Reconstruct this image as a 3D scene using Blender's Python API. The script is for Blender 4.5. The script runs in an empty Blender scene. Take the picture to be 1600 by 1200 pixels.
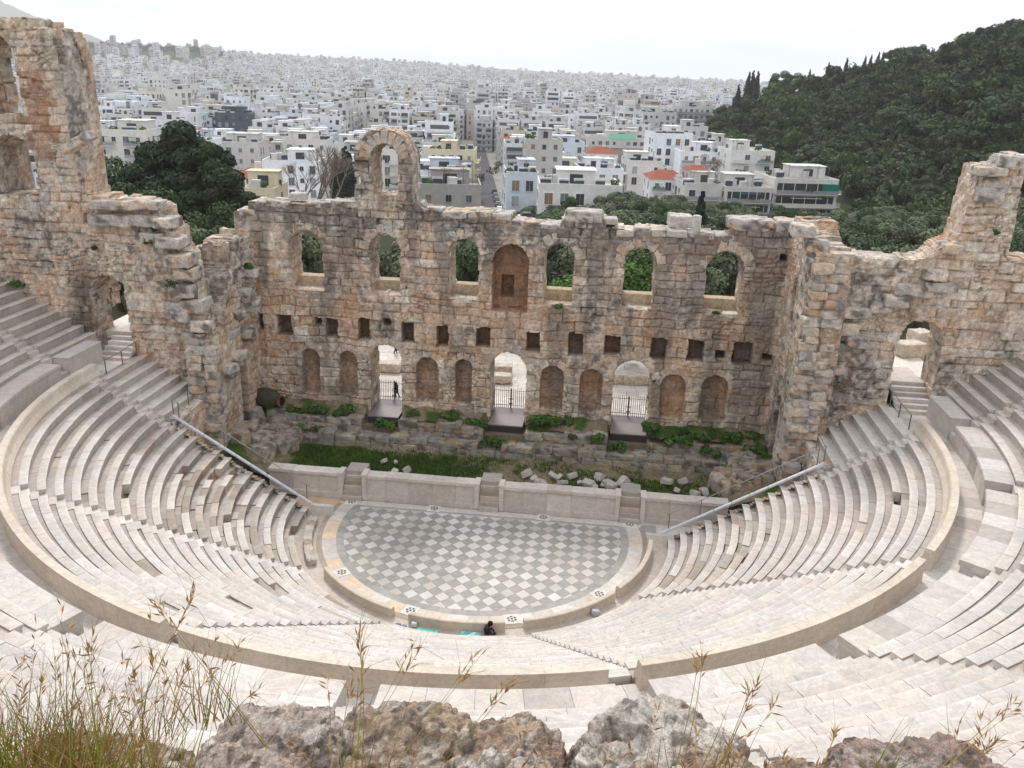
import bpy, math, random
import numpy as np
from mathutils import Vector, Matrix

# ------------------------------------------------------------------ camera, light, exposure
SC = bpy.context.scene
CAM = np.array([6.019, -44.221, 25.076]); YAW, PITCH, ROLL, FPX = -0.104, 0.343, 0.032, 1353.4
def _basis():
    f = np.array([math.sin(YAW)*math.cos(PITCH), math.cos(YAW)*math.cos(PITCH), -math.sin(PITCH)])
    r = np.array([math.cos(YAW), -math.sin(YAW), 0.]); u = np.cross(r, f)
    return math.cos(ROLL)*r+math.sin(ROLL)*u, -math.sin(ROLL)*r+math.cos(ROLL)*u, f
RR, UU, FF = _basis()
cd = bpy.data.cameras.new('camera'); cam = bpy.data.objects.new('camera', cd)
SC.collection.objects.link(cam)
m = Matrix.Identity(4)
for i in range(3):
    m[i][0] = RR[i]; m[i][1] = UU[i]; m[i][2] = -FF[i]; m[i][3] = CAM[i]
cam.matrix_world = m
cd.sensor_width = 36.0; cd.lens = FPX/1600*36; cd.clip_start = 0.05; cd.clip_end = 40000
SC.camera = cam
SC.view_settings.view_transform = 'Standard'; SC.view_settings.look = 'None'
SC.view_settings.gamma = 1; SC.view_settings.use_curve_mapping = False
SC.view_settings.exposure = 0.40
SUN_EL, SUN_AZ = 52, -15      # azimuth from +Y towards +X
W = bpy.data.worlds.new('World'); SC.world = W; W.use_nodes = True
nt = W.node_tree; nd = nt.nodes; lk = nt.links; nd.clear()
out = nd.new('ShaderNodeOutputWorld'); bg = nd.new('ShaderNodeBackground'); bg.inputs[1].default_value = 0.103
sky = nd.new('ShaderNodeTexSky'); sky.sky_type = 'NISHITA'; sky.sun_disc = False
sky.sun_elevation = math.radians(SUN_EL); sky.sun_rotation = math.radians(SUN_AZ); sky.dust_density = 3; sky.altitude = 100
tc = nd.new('ShaderNodeTexCoord'); mp = nd.new('ShaderNodeMapping'); mp.inputs['Scale'].default_value = (1, 1, 7)
no = nd.new('ShaderNodeTexNoise'); no.inputs['Scale'].default_value = 2.2; no.inputs['Detail'].default_value = 6
cr = nd.new('ShaderNodeValToRGB'); cr.color_ramp.elements[0].position = 0.3; cr.color_ramp.elements[1].position = 0.7
cr.color_ramp.elements[0].color = (0.58, 0.63, 0.70, 1); cr.color_ramp.elements[1].color = (0.97, 0.98, 1.0, 1)
sc_ = nd.new('ShaderNodeVectorMath'); sc_.operation = 'SCALE'; sc_.inputs['Scale'].default_value = 10.6
mx = nd.new('ShaderNodeMixRGB'); mx.inputs[0].default_value = 0.93
lk.new(tc.outputs['Generated'], mp.inputs[0]); lk.new(mp.outputs[0], no.inputs['Vector']); lk.new(no.outputs[0], cr.inputs[0])
lk.new(cr.outputs[0], sc_.inputs[0]); lk.new(sky.outputs[0], mx.inputs[1]); lk.new(sc_.outputs[0], mx.inputs[2])
lk.new(mx.outputs[0], bg.inputs[0]); lk.new(bg.outputs[0], out.inputs[0])
sl = bpy.data.lights.new('sun', 'SUN'); sl.energy = 1.75; sl.angle = math.radians(11); sl.color = (1, 0.96, 0.9)
so = bpy.data.objects.new('sun', sl); SC.collection.objects.link(so)
a, e = math.radians(SUN_AZ), math.radians(SUN_EL)
sd = Vector((math.sin(a)*math.cos(e), math.cos(a)*math.cos(e), math.sin(e)))
so.rotation_euler = sd.to_track_quat('Z', 'Y').to_euler()
SC.cycles.max_bounces = 6; SC.cycles.diffuse_bounces = 3; SC.cycles.transparent_max_bounces = 4
SC.cycles.volume_bounces = 1; SC.cycles.use_denoising = True

# ------------------------------------------------------------------ helpers
def ray(px, py): return FF+RR*(px-800)/FPX-UU*(py-600)/FPX
def onY(px, py, y): d = ray(px, py); return CAM+(y-CAM[1])/d[1]*d
def onZ(px, py, z): d = ray(px, py); return CAM+(z-CAM[2])/d[2]*d
def at(px, py, dist): d = ray(px, py); return CAM+d*dist          # dist = depth along the view axis
def depth(P): return float((np.asarray(P)-CAM) @ FF)

def srgb(r, g, b):
    c = np.array([r, g, b])/255.
    return tuple(np.where(c <= .04045, c/12.92, ((c+.055)/1.055)**2.4))

def _h(ix, iy, iz, s):
    n = (ix.astype(np.int64)*374761393+iy.astype(np.int64)*668265263+iz.astype(np.int64)*2147483647+s*974634777) & 0xffffffff
    n = ((n ^ (n >> 13))*1274126177) & 0xffffffff
    n = ((n ^ (n >> 16))*2246822519) & 0xffffffff
    return ((n ^ (n >> 15)) & 0xffffff)/float(0xffffff)
def vnoise(P, scale=1., seed=0):
    Q = np.asarray(P, float)*scale
    if Q.shape[-1] == 2: Q = np.concatenate([Q, np.zeros(Q.shape[:-1]+(1,))], -1)
    I = np.floor(Q); F = Q-I; F = F*F*(3-2*F); I = I.astype(np.int64)
    r = 0
    for dx in (0, 1):
        for dy in (0, 1):
            for dz in (0, 1):
                w = (F[..., 0] if dx else 1-F[..., 0])*(F[..., 1] if dy else 1-F[..., 1])*(F[..., 2] if dz else 1-F[..., 2])
                r = r+w*_h(I[..., 0]+dx, I[..., 1]+dy, I[..., 2]+dz, seed)
    return r
def fbm(P, scale=1., seed=0, o=4, g=.5):
    t = 0; a = 1; s = 0
    for k in range(o): t = t+a*vnoise(P, scale*2**k, seed+k*17); s += a; a *= g
    return t/s            # 0..1
def sstep(a, b, x): t = np.clip((x-a)/(b-a+1e-12), 0, 1); return t*t*(3-2*t)

class Acc:
    """collects vertices, polygons and vertex colours, and links them as one mesh object"""
    def __init__(s): s.v = []; s.c = []; s.n = 0; s.q = []; s.qm = []; s.p = []; s.pm = []
    def add(s, v, q, col, mat=0):
        v = np.asarray(v, float).reshape(-1, 3); q = np.asarray(q, int)
        c = np.asarray(col, float)
        if c.ndim == 1: c = np.repeat(c[None, :3], len(v), 0)
        s.v.append(v); s.c.append(c); s.q.append(q+s.n); s.qm.append(np.full(len(q), mat)); s.n += len(v)
    def poly(s, v, faces, col, mat=0):
        v = np.asarray(v, float).reshape(-1, 3); c = np.asarray(col, float)
        if c.ndim == 1: c = np.repeat(c[None, :3], len(v), 0)
        s.v.append(v); s.c.append(c)
        for f in faces: s.p.append([i+s.n for i in f]); s.pm.append(mat)
        s.n += len(v)
    def box(s, c, size, rz=0., col=(.5, .5, .5), mat=0, tilt=None, taper=1.):
        c = np.asarray(c, float); hx, hy, hz = np.asarray(size, float)/2
        t = taper
        v = np.array([[-hx, -hy, -hz], [hx, -hy, -hz], [hx, hy, -hz], [-hx, hy, -hz], [-hx*t, -hy*t, hz], [hx*t, -hy*t, hz], [hx*t, hy*t, hz], [-hx*t, hy*t, hz]])
        if tilt is not None: v = v @ rotm(*tilt).T
        cz, sz = math.cos(rz), math.sin(rz)
        v = np.stack([v[:, 0]*cz-v[:, 1]*sz, v[:, 0]*sz+v[:, 1]*cz, v[:, 2]], 1)+c
        s.add(v, [[0, 3, 2, 1], [4, 5, 6, 7], [0, 1, 5, 4], [1, 2, 6, 5], [2, 3, 7, 6], [3, 0, 4, 7]], col, mat)
    def tube(s, pts, r, n=6, col=(.3, .3, .3), mat=0):
        pts = np.asarray(pts, float); k = len(pts)
        r = np.broadcast_to(np.asarray(r, float), (k,))
        V = []
        for i in range(k):
            t = pts[min(i+1, k-1)]-pts[max(i-1, 0)]; t = t/(np.linalg.norm(t)+1e-9)
            a = np.array([0, 0, 1.]) if abs(t[2]) < .9 else np.array([1., 0, 0])
            x = np.cross(a, t); x /= np.linalg.norm(x); y = np.cross(t, x)
            an = np.arange(n)*2*np.pi/n
            V.append(pts[i]+r[i]*(np.cos(an)[:, None]*x+np.sin(an)[:, None]*y))
        V = np.concatenate(V)
        q = [[i*n+j, i*n+(j+1) % n, (i+1)*n+(j+1) % n, (i+1)*n+j] for i in range(k-1) for j in range(n)]
        s.add(V, q, col, mat)
        s.poly(V[:n][::-1], [list(range(n))], col, mat); s.poly(V[-n:], [list(range(n))], col, mat)
    def build(s, name, mats, parent=None, smooth=False):
        me = bpy.data.meshes.new(name)
        V = np.concatenate(s.v); C = np.concatenate(s.c)
        Q = np.concatenate(s.q) if s.q else np.zeros((0, 4), int)
        QM = np.concatenate(s.qm) if s.qm else np.zeros(0, int)
        loops = Q.reshape(-1); tot = np.full(len(Q), 4)
        if s.p:
            loops = np.concatenate([loops, np.concatenate([np.array(f) for f in s.p])]); tot = np.concatenate([tot, [len(f) for f in s.p]])
            QM = np.concatenate([QM, s.pm])
        st = np.concatenate([[0], np.cumsum(tot)[:-1]])
        me.vertices.add(len(V)); me.vertices.foreach_set('co', V.astype(np.float32).ravel())
        me.loops.add(len(loops)); me.loops.foreach_set('vertex_index', loops.astype(np.int32))
        me.polygons.add(len(tot)); me.polygons.foreach_set('loop_start', st.astype(np.int32)); me.polygons.foreach_set('loop_total', tot.astype(np.int32))
        me.polygons.foreach_set('material_index', QM.astype(np.int32))
        me.polygons.foreach_set('use_smooth', np.full(len(tot), smooth))
        ca = me.color_attributes.new('Col', 'FLOAT_COLOR', 'POINT')
        ca.data.foreach_set('color', np.concatenate([np.clip(C, 0, 1), np.ones((len(C), 1))], 1).astype(np.float32).ravel())
        for mm in (mats if isinstance(mats, (list, tuple)) else [mats]): me.materials.append(mm)
        me.update(); me.validate()
        o = bpy.data.objects.new(name, me); SC.collection.objects.link(o)
        if parent is not None: o.parent = parent; o.matrix_parent_inverse = Matrix.Translation(-Vector(parent.location)) if parent.rotation_euler.z == 0 else (Matrix.Translation(parent.location) @ parent.rotation_euler.to_matrix().to_4x4()).inverted()
        return o
def rotm(rx, ry, rz):
    cx, sx, cy, sy, cz, sz = math.cos(rx), math.sin(rx), math.cos(ry), math.sin(ry), math.cos(rz), math.sin(rz)
    return np.array([[cz, -sz, 0], [sz, cz, 0], [0, 0, 1]]) @ np.array([[cy, 0, sy], [0, 1, 0], [-sy, 0, cy]]) @ np.array([[1, 0, 0], [0, cx, -sx], [0, sx, cx]])
def tag(o, label=None, cat=None, group=None, kind=None):
    if label: o['label'] = label
    if cat: o['category'] = cat
    if group: o['group'] = group
    if kind: o['kind'] = kind
    return o
def thing(name, label, cat, loc=(0, 0, 0), group=None, rz=0.):
    o = bpy.data.objects.new(name, None); SC.collection.objects.link(o); o.location = [float(x) for x in loc]; o.rotation_euler = (0, 0, rz)
    o.empty_display_size = .1
    return tag(o, label, cat, group)

# ------------------------------------------------------------------ materials
def mat(name, rough=.9, noise=((1.5, .25), (9, .3)), bump=.3, bscale=12., spec=.3, tint=None, vein=0., metal=0., coat=False, bdist=.03):
    M = bpy.data.materials.new(name); M.use_nodes = True
    n = M.node_tree.nodes; l = M.node_tree.links; b = n['Principled BSDF']
    b.inputs['Roughness'].default_value = rough; b.inputs['Specular IOR Level'].default_value = spec; b.inputs['Metallic'].default_value = metal
    at_ = n.new('ShaderNodeAttribute'); at_.attribute_name = 'Col'
    col = at_.outputs['Color']; tc = n.new('ShaderNodeTexCoord')
    for sc, am in noise:
        t = n.new('ShaderNodeTexNoise'); t.inputs['Scale'].default_value = sc; t.inputs['Detail'].default_value = 5; t.inputs['Roughness'].default_value = .65
        l.new(tc.outputs['Object'], t.inputs['Vector'])
        r = n.new('ShaderNodeMapRange'); r.inputs[1].default_value = .3; r.inputs[2].default_value = .7; r.inputs[3].default_value = 1-am; r.inputs[4].default_value = 1+am
        l.new(t.outputs[0], r.inputs[0])
        v = n.new('ShaderNodeVectorMath'); v.operation = 'SCALE'; l.new(col, v.inputs[0]); l.new(r.outputs[0], v.inputs['Scale']); col = v.outputs[0]
    if vein:
        mp = n.new('ShaderNodeMapping'); mp.inputs['Scale'].default_value = (.7, .9, 1.6); mp.inputs['Rotation'].default_value = (.3, .4, .8); l.new(tc.outputs['Object'], mp.inputs[0])
        t = n.new('ShaderNodeTexNoise'); t.inputs['Scale'].default_value = 1.7; t.inputs['Detail'].default_value = 8; t.inputs['Roughness'].default_value = .7; t.inputs['Distortion'].default_value = 1.3
        l.new(mp.outputs[0], t.inputs['Vector'])
        r = n.new('ShaderNodeValToRGB'); e = r.color_ramp.elements
        e[0].position = .44; e[0].color = (1, 1, 1, 1); e[1].position = .5; e[1].color = (1-vein, 1-vein*.95, 1-vein*.9, 1)
        q = e.new(.55); q.color = (1, 1, 1, 1)
        l.new(t.outputs[0], r.inputs[0])
        mm = n.new('ShaderNodeMixRGB'); mm.blend_type = 'MULTIPLY'; mm.inputs[0].default_value = 1; l.new(col, mm.inputs[1]); l.new(r.outputs[0], mm.inputs[2]); col = mm.outputs[0]
    l.new(col, b.inputs['Base Color'])
    if bump:
        t = n.new('ShaderNodeTexNoise'); t.inputs['Scale'].default_value = bscale; t.inputs['Detail'].default_value = 7; t.inputs['Roughness'].default_value = .7
        l.new(tc.outputs['Object'], t.inputs['Vector'])
        bp = n.new('ShaderNodeBump'); bp.inputs['Strength'].default_value = bump; bp.inputs['Distance'].default_value = bdist
        l.new(t.outputs[0], bp.inputs['Height']); l.new(bp.outputs[0], b.inputs['Normal'])
    return M
M_STONE = mat('weathered_limestone', .95, ((.8, .12), (3.2, .22), (12, .3), (38, .2)), .8, 14, .15, bdist=.06)
M_MARBLE = mat('worn_marble', .6, ((.35, .06), (2.3, .10), (14, .07)), .25, 18, .3, vein=.16, bdist=.015)
M_ROCK = mat('grey_rock', .95, ((6, .2), (25, .3), (110, .35)), 1., 45, .15, bdist=.02)
M_EARTH = mat('earth', .98, ((.5, .2), (4, .3), (20, .25)), .6, 10, .1)
M_LEAF = mat('foliage', .75, ((.4, .25), (3, .25)), 0, 1, .25)
M_BARK = mat('bark', .95, ((3, .3),), .5, 12, .1)
M_GRASS = mat('grass_blades', .7, ((1.2, .25), (6, .2)), 0, 1, .2)
M_PLASTER = mat('painted_plaster', .9, ((.15, .10), (1.2, .10)), 0, 1, .2)
M_GLASS = mat('window_glass', .25, ((.5, .3),), 0, 1, .5)
M_METAL = mat('painted_metal', .45, ((3, .1),), 0, 1, .5, metal=.3)
M_CLOTH = mat('cloth', .95, ((4, .2),), .2, 30, .1)
M_WATER = mat('sea_water', .3, ((.001, .05),), 0, 1, .5)
M_TILE = mat('roof_tile', .9, ((.6, .2), (5, .2)), .4, 6, .2)
# ------------------------------------------------------------------ ruined masonry
PAL = [srgb(214, 198, 180), srgb(208, 188, 167), srgb(202, 175, 150), srgb(202, 190, 177), srgb(210, 192, 176), srgb(222, 209, 194), srgb(204, 183, 163)]
GREY1, GREY2, ORNG, SOOT, BROWN = [np.array(x) for x in (srgb(190, 184, 177), srgb(112, 106, 100), srgb(192, 144, 106), srgb(70, 57, 48), srgb(162, 128, 102))]
def blocks(u, v, seed, ch=.52, bw=1.0, wob=.05):
    """course/block pattern: returns distance to the nearest joint, a block id hash and second hash"""
    P = np.stack([u, v], -1)
    v2 = v+wob*2*(vnoise(P, .8, seed+5)-.5)*2; u2 = u+wob*2*(vnoise(P, 1.1, seed+6)-.5)*2
    rng = np.random.RandomState(seed); b = [-5.]
    while b[-1] < 60: b.append(b[-1]+ch*rng.uniform(.72, 1.3))
    b = np.array(b); ci = np.clip(np.searchsorted(b, v2)-1, 0, len(b)-2)
    w = (bw*rng.uniform(.7, 1.45, len(b)))[ci]; off = rng.uniform(0, 9, len(b))[ci]
    x = (u2+off)/w; bi = np.floor(x); jit = .28*(_h(bi.astype(np.int64), ci, ci*0, seed)-.5)
    jit2 = .28*(_h((bi+1).astype(np.int64), ci, ci*0, seed)-.5)
    f = x-bi; lo = jit; hi = 1+jit2
    nb = np.where(f < lo, bi-1, np.where(f > hi, bi+1, bi))
    du = np.minimum(np.abs(f-lo), np.abs(hi-f))*w
    dv = np.minimum(v2-b[ci], b[ci+1]-v2)
    d = np.minimum(du, dv)
    h1 = _h(nb.astype(np.int64), ci, ci*0+3, seed+1); h2 = _h(nb.astype(np.int64), ci, ci*0+4, seed+2)
    return d, h1, h2
def stone_color(u, v, P, h1, h2, d, seed, topz=None, orange=.5, grey=.4, greyfn=None):
    idx = (h1*len(PAL)).astype(int) % len(PAL)
    C = np.minimum(np.array(PAL)[idx]*(.92+.30*h2)[..., None], .85)
    o = sstep(.52-.25*(orange-.5), .72-.25*(orange-.5), .72*fbm(P, .28, seed+31, 3)+.28*fbm(P, 1.6, seed+32, 3))
    C = C*(1-.6*o[..., None])+(.6*o)[..., None]*(ORNG*.9+.25*C)
    g = fbm(P, .35, seed+41, 3)
    if greyfn is not None: g = g+greyfn(u, v)
    g1 = sstep(.5, .68, g)
    C = C*(1-.75*g1[..., None])+(.75*g1)[..., None]*GREY1*(.8+.35*h2)[..., None]
    g2 = sstep(.54, .66, .45*g+.55*fbm(P, 1.9, seed+43, 4))*sstep(.42, .6, g)
    C = C*(1-.8*g2[..., None])+(.8*g2)[..., None]*GREY2
    Pq = P*np.array([1., 1., .22])
    s = sstep(.56, .7, fbm(Pq, 1.4, seed+51, 4))*.42         # water streaks
    C = C*(1-s[..., None])+s[..., None]*(.6*BROWN+.4*GREY2)
    C = C*(1-.44*sstep(.2, .55, fbm(P, .7, seed+72, 3))*np.exp(-(d/.035)**2))[..., None]              # dirt lying in the joints
    sp2 = sstep(.52, .7, fbm(P, 4., seed+61, 3))[..., None]*.55; C = C*(1-sp2)+sp2*np.array(srgb(230, 222, 210))
    spk = sstep(.58, .76, fbm(P, 5.5, seed+60, 3))*.55
    C = C*(1-spk[..., None])+spk[..., None]*C*.46
    return C
def masonry(acc, O, U, L, H, N, T, keep, depthf=None, res=.08, seed=1, ch=.52, bw=1., orange=.5, grey=.4, greyfn=None, rubfn=None, stain_shade_fn=None, back=True, amp=1., nrim=None, topround=.0):
    nrim = nrim or max(5, int(T/.13))
    O = np.asarray(O, float); U = np.asarray(U, float); N = np.asarray(N, float); Z = np.array([0, 0, 1.])
    nu, nv = int(round(L/res)), int(round(H/res))
    u = np.arange(nu+1)*res; v = np.arange(nv+1)*res
    uu, vv = np.meshgrid(u, v, indexing='ij')
    B = O+uu[..., None]*U+vv[..., None]*Z
    d, h1, h2 = blocks(uu+O[0]*.37+O[1]*.9, vv+O[2], seed, ch, bw, .05)
    ds, g1, g2 = blocks(uu+O[0]*.37, vv+O[2], seed+500, ch*.5, bw*.38, .16)
    sm = fbm(B, .3, seed+70, 3)+.35*(fbm(B, 1.3, seed+71, 2)-.5) > .66
    d = np.where(sm, ds, d); h1 = np.where(sm, g1, h1); h2 = np.where(sm, g2*.85, h2)
    js = sstep(.3, .62, fbm(B, .7, seed+72, 3))
    er = fbm(B, 2.2, seed+7, 4)-.5; er2 = fbm(B, .5, seed+8, 3)-.5
    crk = sstep(.93, .985, 1-np.abs(2*fbm(B*np.array([1., 1., .7]), .8, seed+73, 4)-1))
    disp = (h1-.5)*.14*np.where(sm, .6, 1)+(h2 > .94)*-.2-(.03+.07*js)*np.exp(-(d/.045)**2)+er*.17+er2*.22+(fbm(B, 7., seed+74, 2)-.5)*.06-.022*crk
    if rubfn is not None:
        r = np.clip(rubfn(uu, vv), 0, 1); disp = disp*(1-r)+r*((np.abs(vnoise(B, 3.3, seed+9)-.5)*-.5)+er*.35+er2*.3)
    disp = disp*amp
    cuc, cvc = np.meshgrid(u[:-1]+res/2, v[:-1]+res/2, indexing='ij')
    K = keep(cuc, cvc)
    nd = None
    if depthf is not None: nd = depthf(uu, vv); disp = disp*np.where(nd > .4, .5, 1.)-nd-.10*(nd > .4)*sstep(.5, .7, fbm(B, 1.6, seed+76, 3))
    P = B+disp[..., None]*N
    C = stone_color(uu, vv, B, h1, h2, d, seed, orange=orange, grey=grey, greyfn=greyfn)
    C = C*(1-.13*crk)[..., None]
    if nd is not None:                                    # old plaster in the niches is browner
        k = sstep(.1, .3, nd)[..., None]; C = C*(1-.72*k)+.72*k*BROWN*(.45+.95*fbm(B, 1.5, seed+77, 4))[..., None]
    if stain_shade_fn is not None: C = stain_shade_fn(uu, vv, C, B)
    idx = np.arange((nu+1)*(nv+1)).reshape(nu+1, nv+1)
    q = np.stack([idx[:-1, :-1], idx[1:, :-1], idx[1:, 1:], idx[:-1, 1:]], -1)[K]
    if np.dot(np.cross(U, Z), N) < 0: q = q[:, ::-1]
    used = np.zeros(idx.size, bool); used[q.ravel()] = True; rm = np.cumsum(used)-1
    acc.add(P.reshape(-1, 3)[used], rm[q], C.reshape(-1, 3)[used])
    Kp = np.pad(K, 1)
    if back:
        Bk = B-N*T; q2 = q[:, ::-1]; acc.add(Bk.reshape(-1, 3)[used], rm[q2], C.reshape(-1, 3)[used])
    E = []
    i, j = np.where(Kp[1:, 1:-1] != Kp[:-1, 1:-1]); s = Kp[1:, 1:-1][i, j]     # vertical edges at u index i
    E.append((idx[i, j], idx[i, j+1], s))
    i, j = np.where(Kp[1:-1, 1:] != Kp[1:-1, :-1]); s = ~Kp[1:-1, 1:][i, j]
    E.append((idx[i, j], idx[i+1, j], s))
    a = np.concatenate([E[0][0], E[1][0]]); b = np.concatenate([E[0][1], E[1][1]]); s = np.concatenate([E[0][2], E[1][2]])
    vs, inv = np.unique(np.concatenate([a, b]), return_inverse=True); a2, b2 = inv[:len(a)], inv[len(a):]; n = len(vs)
    Pf = P.reshape(-1, 3)[vs]; Cf = C.reshape(-1, 3)[vs]; Bf = B.reshape(-1, 3)[vs]
    VV = [Pf]; CC = [Cf]
    for k in range(1, nrim+1):
        t = k/nrim; X = Bf-N*T*t
        if k < nrim:
            jz = (np.stack([fbm(X, 1.9, seed+90+c, 3) for c in range(3)], -1)-.5)*.3
            X = X+jz
        sn = vnoise(X, 1.3, seed+99)
        ur = X @ U+X @ N*1.3+3.7; dr, hr1, hr2 = blocks(ur, X[:, 2], seed+3, ch, bw, .09); X = X-(np.exp(-(dr/.05)**2)*.03)[:, None]*0; VV.append(X); CC.append(stone_color(ur, X[:, 2]-O[2], X, hr1, hr2, dr, seed+1, orange=orange)*(.82+.2*sn)[:, None])
    Q = []
    for k in range(nrim):
        x = np.stack([a2+k*n, b2+k*n, b2+(k+1)*n, a2+(k+1)*n], -1); x = np.where(s[:, None], x[:, ::-1], x); Q.append(x)
    Q = np.concatenate(Q)
    if np.dot(np.cross(U, Z), N) < 0: Q = Q[:, ::-1]
    acc.add(np.concatenate(VV), Q, np.concatenate(CC))
def arch(u, v, x0, x1, z0, zt):
    """inside of a round headed opening"""
    r = (x1-x0)/2; c = (x0+x1)/2; zs = zt-r
    return (u > x0) & (u < x1) & (v > z0) & ((v < zs) | ((u-c)**2+(v-zs)**2 < r*r))
def profile(pts, seed=0, step=.45, amp=.18):
    xs = np.array([p[0] for p in pts]); zs = np.array([p[1] for p in pts])
    def f(u):
        b = np.floor(u/step+.3*vnoise(np.stack([u, u*0], -1), .9, seed))
        return np.interp(u, xs, zs)+(_h(b.astype(np.int64), b.astype(np.int64)*0, b.astype(np.int64)*0, seed)-.5)*2*amp*.6+(fbm(np.stack([u, u*0+seed], -1), 1.7, seed, 3)-.5)*amp
    return f
def boulder(acc, c, size, rot=(0, 0, 0), seed=0, n=7, rough=.13, col=None, boxy=.7, grey=.5, tint=None):
    """an eroded squared block or boulder with real thickness"""
    L = np.linspace(-1, 1, n+1); V = []; Q = []; b = 0
    A, Bq = np.meshgrid(L, L, indexing='ij'); one = np.ones_like(A)
    for ax, sg in ((0, 1), (0, -1), (1, 1), (1, -1), (2, 1), (2, -1)):
        comp = [None]*3; comp[ax] = one*sg; comp[(ax+1) % 3] = A; comp[(ax+2) % 3] = Bq
        X = np.stack(comp, -1).reshape(-1, 3); id_ = np.arange((n+1)**2).reshape(n+1, n+1)+b
        q = np.stack([id_[:-1, :-1], id_[1:, :-1], id_[1:, 1:], id_[:-1, 1:]], -1).reshape(-1, 4)
        if sg < 0: q = q[:, ::-1]
        V.append(X); Q.append(q); b += (n+1)**2
    V = np.concatenate(V); Q = np.concatenate(Q)
    sph = V/np.linalg.norm(V, axis=1)[:, None]; p = boxy
    nrm = (np.abs(V)**14).sum(1)**(1/14.); p = min(1, p+.08); V = V/nrm[:, None]*p*1.0+sph*(1-p)*1.25
    s = np.asarray(size, float)/2; V = V*s; w = V/s.mean()
    ns = np.stack([fbm(V+seed*7.3, 1.3/s.mean(), seed+k, 4)-.5 for k in range(3)], -1)
    V = V+ns*rough*2*s.mean()*1.3+(fbm(V+seed*3.1, 4.5, seed+9, 3)-.5)[:, None]*.16*np.sign(V)*min(1., s.mean())
    V = V @ rotm(*rot).T+np.asarray(c, float)
    if col is None:
        h = _h(np.array([seed]), np.array([3]), np.array([5]), 2)[0]
        base = np.array(PAL[int(h*97) % len(PAL)]); g = sstep(.5-.3*(grey-.5), .62-.3*(grey-.5), fbm(V, 1.1, seed+3, 3))[:, None]
        C = base*(1-g)+GREY1*g; g2 = sstep(.52, .66, fbm(V, 2.6, seed+4, 4))[:, None]*.8*grey*1.4; g2 = np.clip(g2, 0, .9); C = C*(1-g2)+GREY2*g2
    else:
        C = np.asarray(col)*(.8+.4*fbm(V, 2.2/s.mean(), seed+5, 3))[:, None]
    if tint is not None: C = C*np.asarray(tint)
    acc.add(V, Q, C)
# ------------------------------------------------------------------ foliage
G_OLIVE, G_PINE, G_DARK, G_BRIGHT, G_CYP, G_SHRUB = [np.array(x) for x in (srgb(92, 102, 76), srgb(66, 83, 49), srgb(50, 64, 41), srgb(82, 112, 50), srgb(44, 54, 42), srgb(76, 104, 50))]
def leaves(acc, centers, radii, n, size, col, rng, var=.35, flat=.75, up=.25):
    """leaf sized quads scattered through clumps"""
    centers = np.asarray(centers, float); radii = np.asarray(radii, float)
    k = rng.randint(0, len(centers), n)
    dirs = rng.normal(size=(n, 3)); dirs /= np.linalg.norm(dirs, axis=1)[:, None]
    rr = rng.uniform(.35, 1, n)**.5
    C = centers[k]+dirs*(rr*radii[k])[:, None]*np.array([1, 1, flat])
    a = rng.normal(size=(n, 3)); a /= np.linalg.norm(a, axis=1)[:, None]
    nn = dirs+a*.7+np.array([0, 0, up]); nn /= np.linalg.norm(nn, axis=1)[:, None]
    t = np.cross(nn, a); t /= np.linalg.norm(t, axis=1)[:, None]+1e-9; b = np.cross(nn, t)
    s = (size*rng.uniform(.6, 1.4, n))[:, None]
    V = np.stack([C-t*s-b*s*.6, C+t*s*.7-b*s*.75, C+t*s+b*s*.6, C-t*s*.6+b*s*.8], 1).reshape(-1, 3)
    cc = (rng.uniform(1-var, 1+var, len(centers))[k]*rng.uniform(1-var*.7, 1+var*.7, n))
    hue = rng.uniform(-.1, .1, (n, 1))*np.array([1.2, .3, -.6])
    CC = np.clip(np.asarray(col)*(cc[:, None])*(1+hue), 0, 1)
    acc.add(V, np.arange(4*n).reshape(n, 4), np.repeat(CC, 4, 0), 0)
def crown_clumps(kind, rng, h, w):
    """clump centres and radii of one crown standing on z = 0"""
    cs, rs = [], []
    if kind == 'cypress':
        for i in range(34):
            t = i/33.; cs.append([rng.normal(0, .05*w), rng.normal(0, .05*w), h*(.05+.93*t)]); rs.append(w*.5*(math.sin(math.pi*min(1, .18+.80*t)**.8)*.92+.07)*rng.uniform(.75, 1.15))
    elif kind == 'tall':
        for i in range(46):
            t = (i+.5)/46.; a = rng.uniform(0, 6.28); rad = w*.42*(1-t)**.7*rng.uniform(.35, 1.25)*(1 if t > .12 else .7); cs.append([rad*math.cos(a), rad*math.sin(a), h*(.14+.84*t)]); rs.append(w*rng.uniform(.06, .125))
    else:
        lo = {'pine': .42, 'olive': .3, 'shrub': .12, 'umbrella': .6}[kind]
        n = {'pine': 17, 'olive': 14, 'shrub': 9, 'umbrella': 13}[kind]
        for i in range(n):
            a = rng.uniform(0, 6.28); t = rng.uniform(0, 1); rad = w*.5*math.sqrt(rng.uniform(0, 1))*.8
            prof = math.sqrt(max(0, 1-(rad/(w*.55))**2))
            z = h*(lo+(1-lo)*(t*.75*prof+.1)); cs.append([rad*math.cos(a), rad*math.sin(a), z]); rs.append(w*rng.uniform(.14, .24))
    return np.array(cs), np.array(rs)
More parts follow.
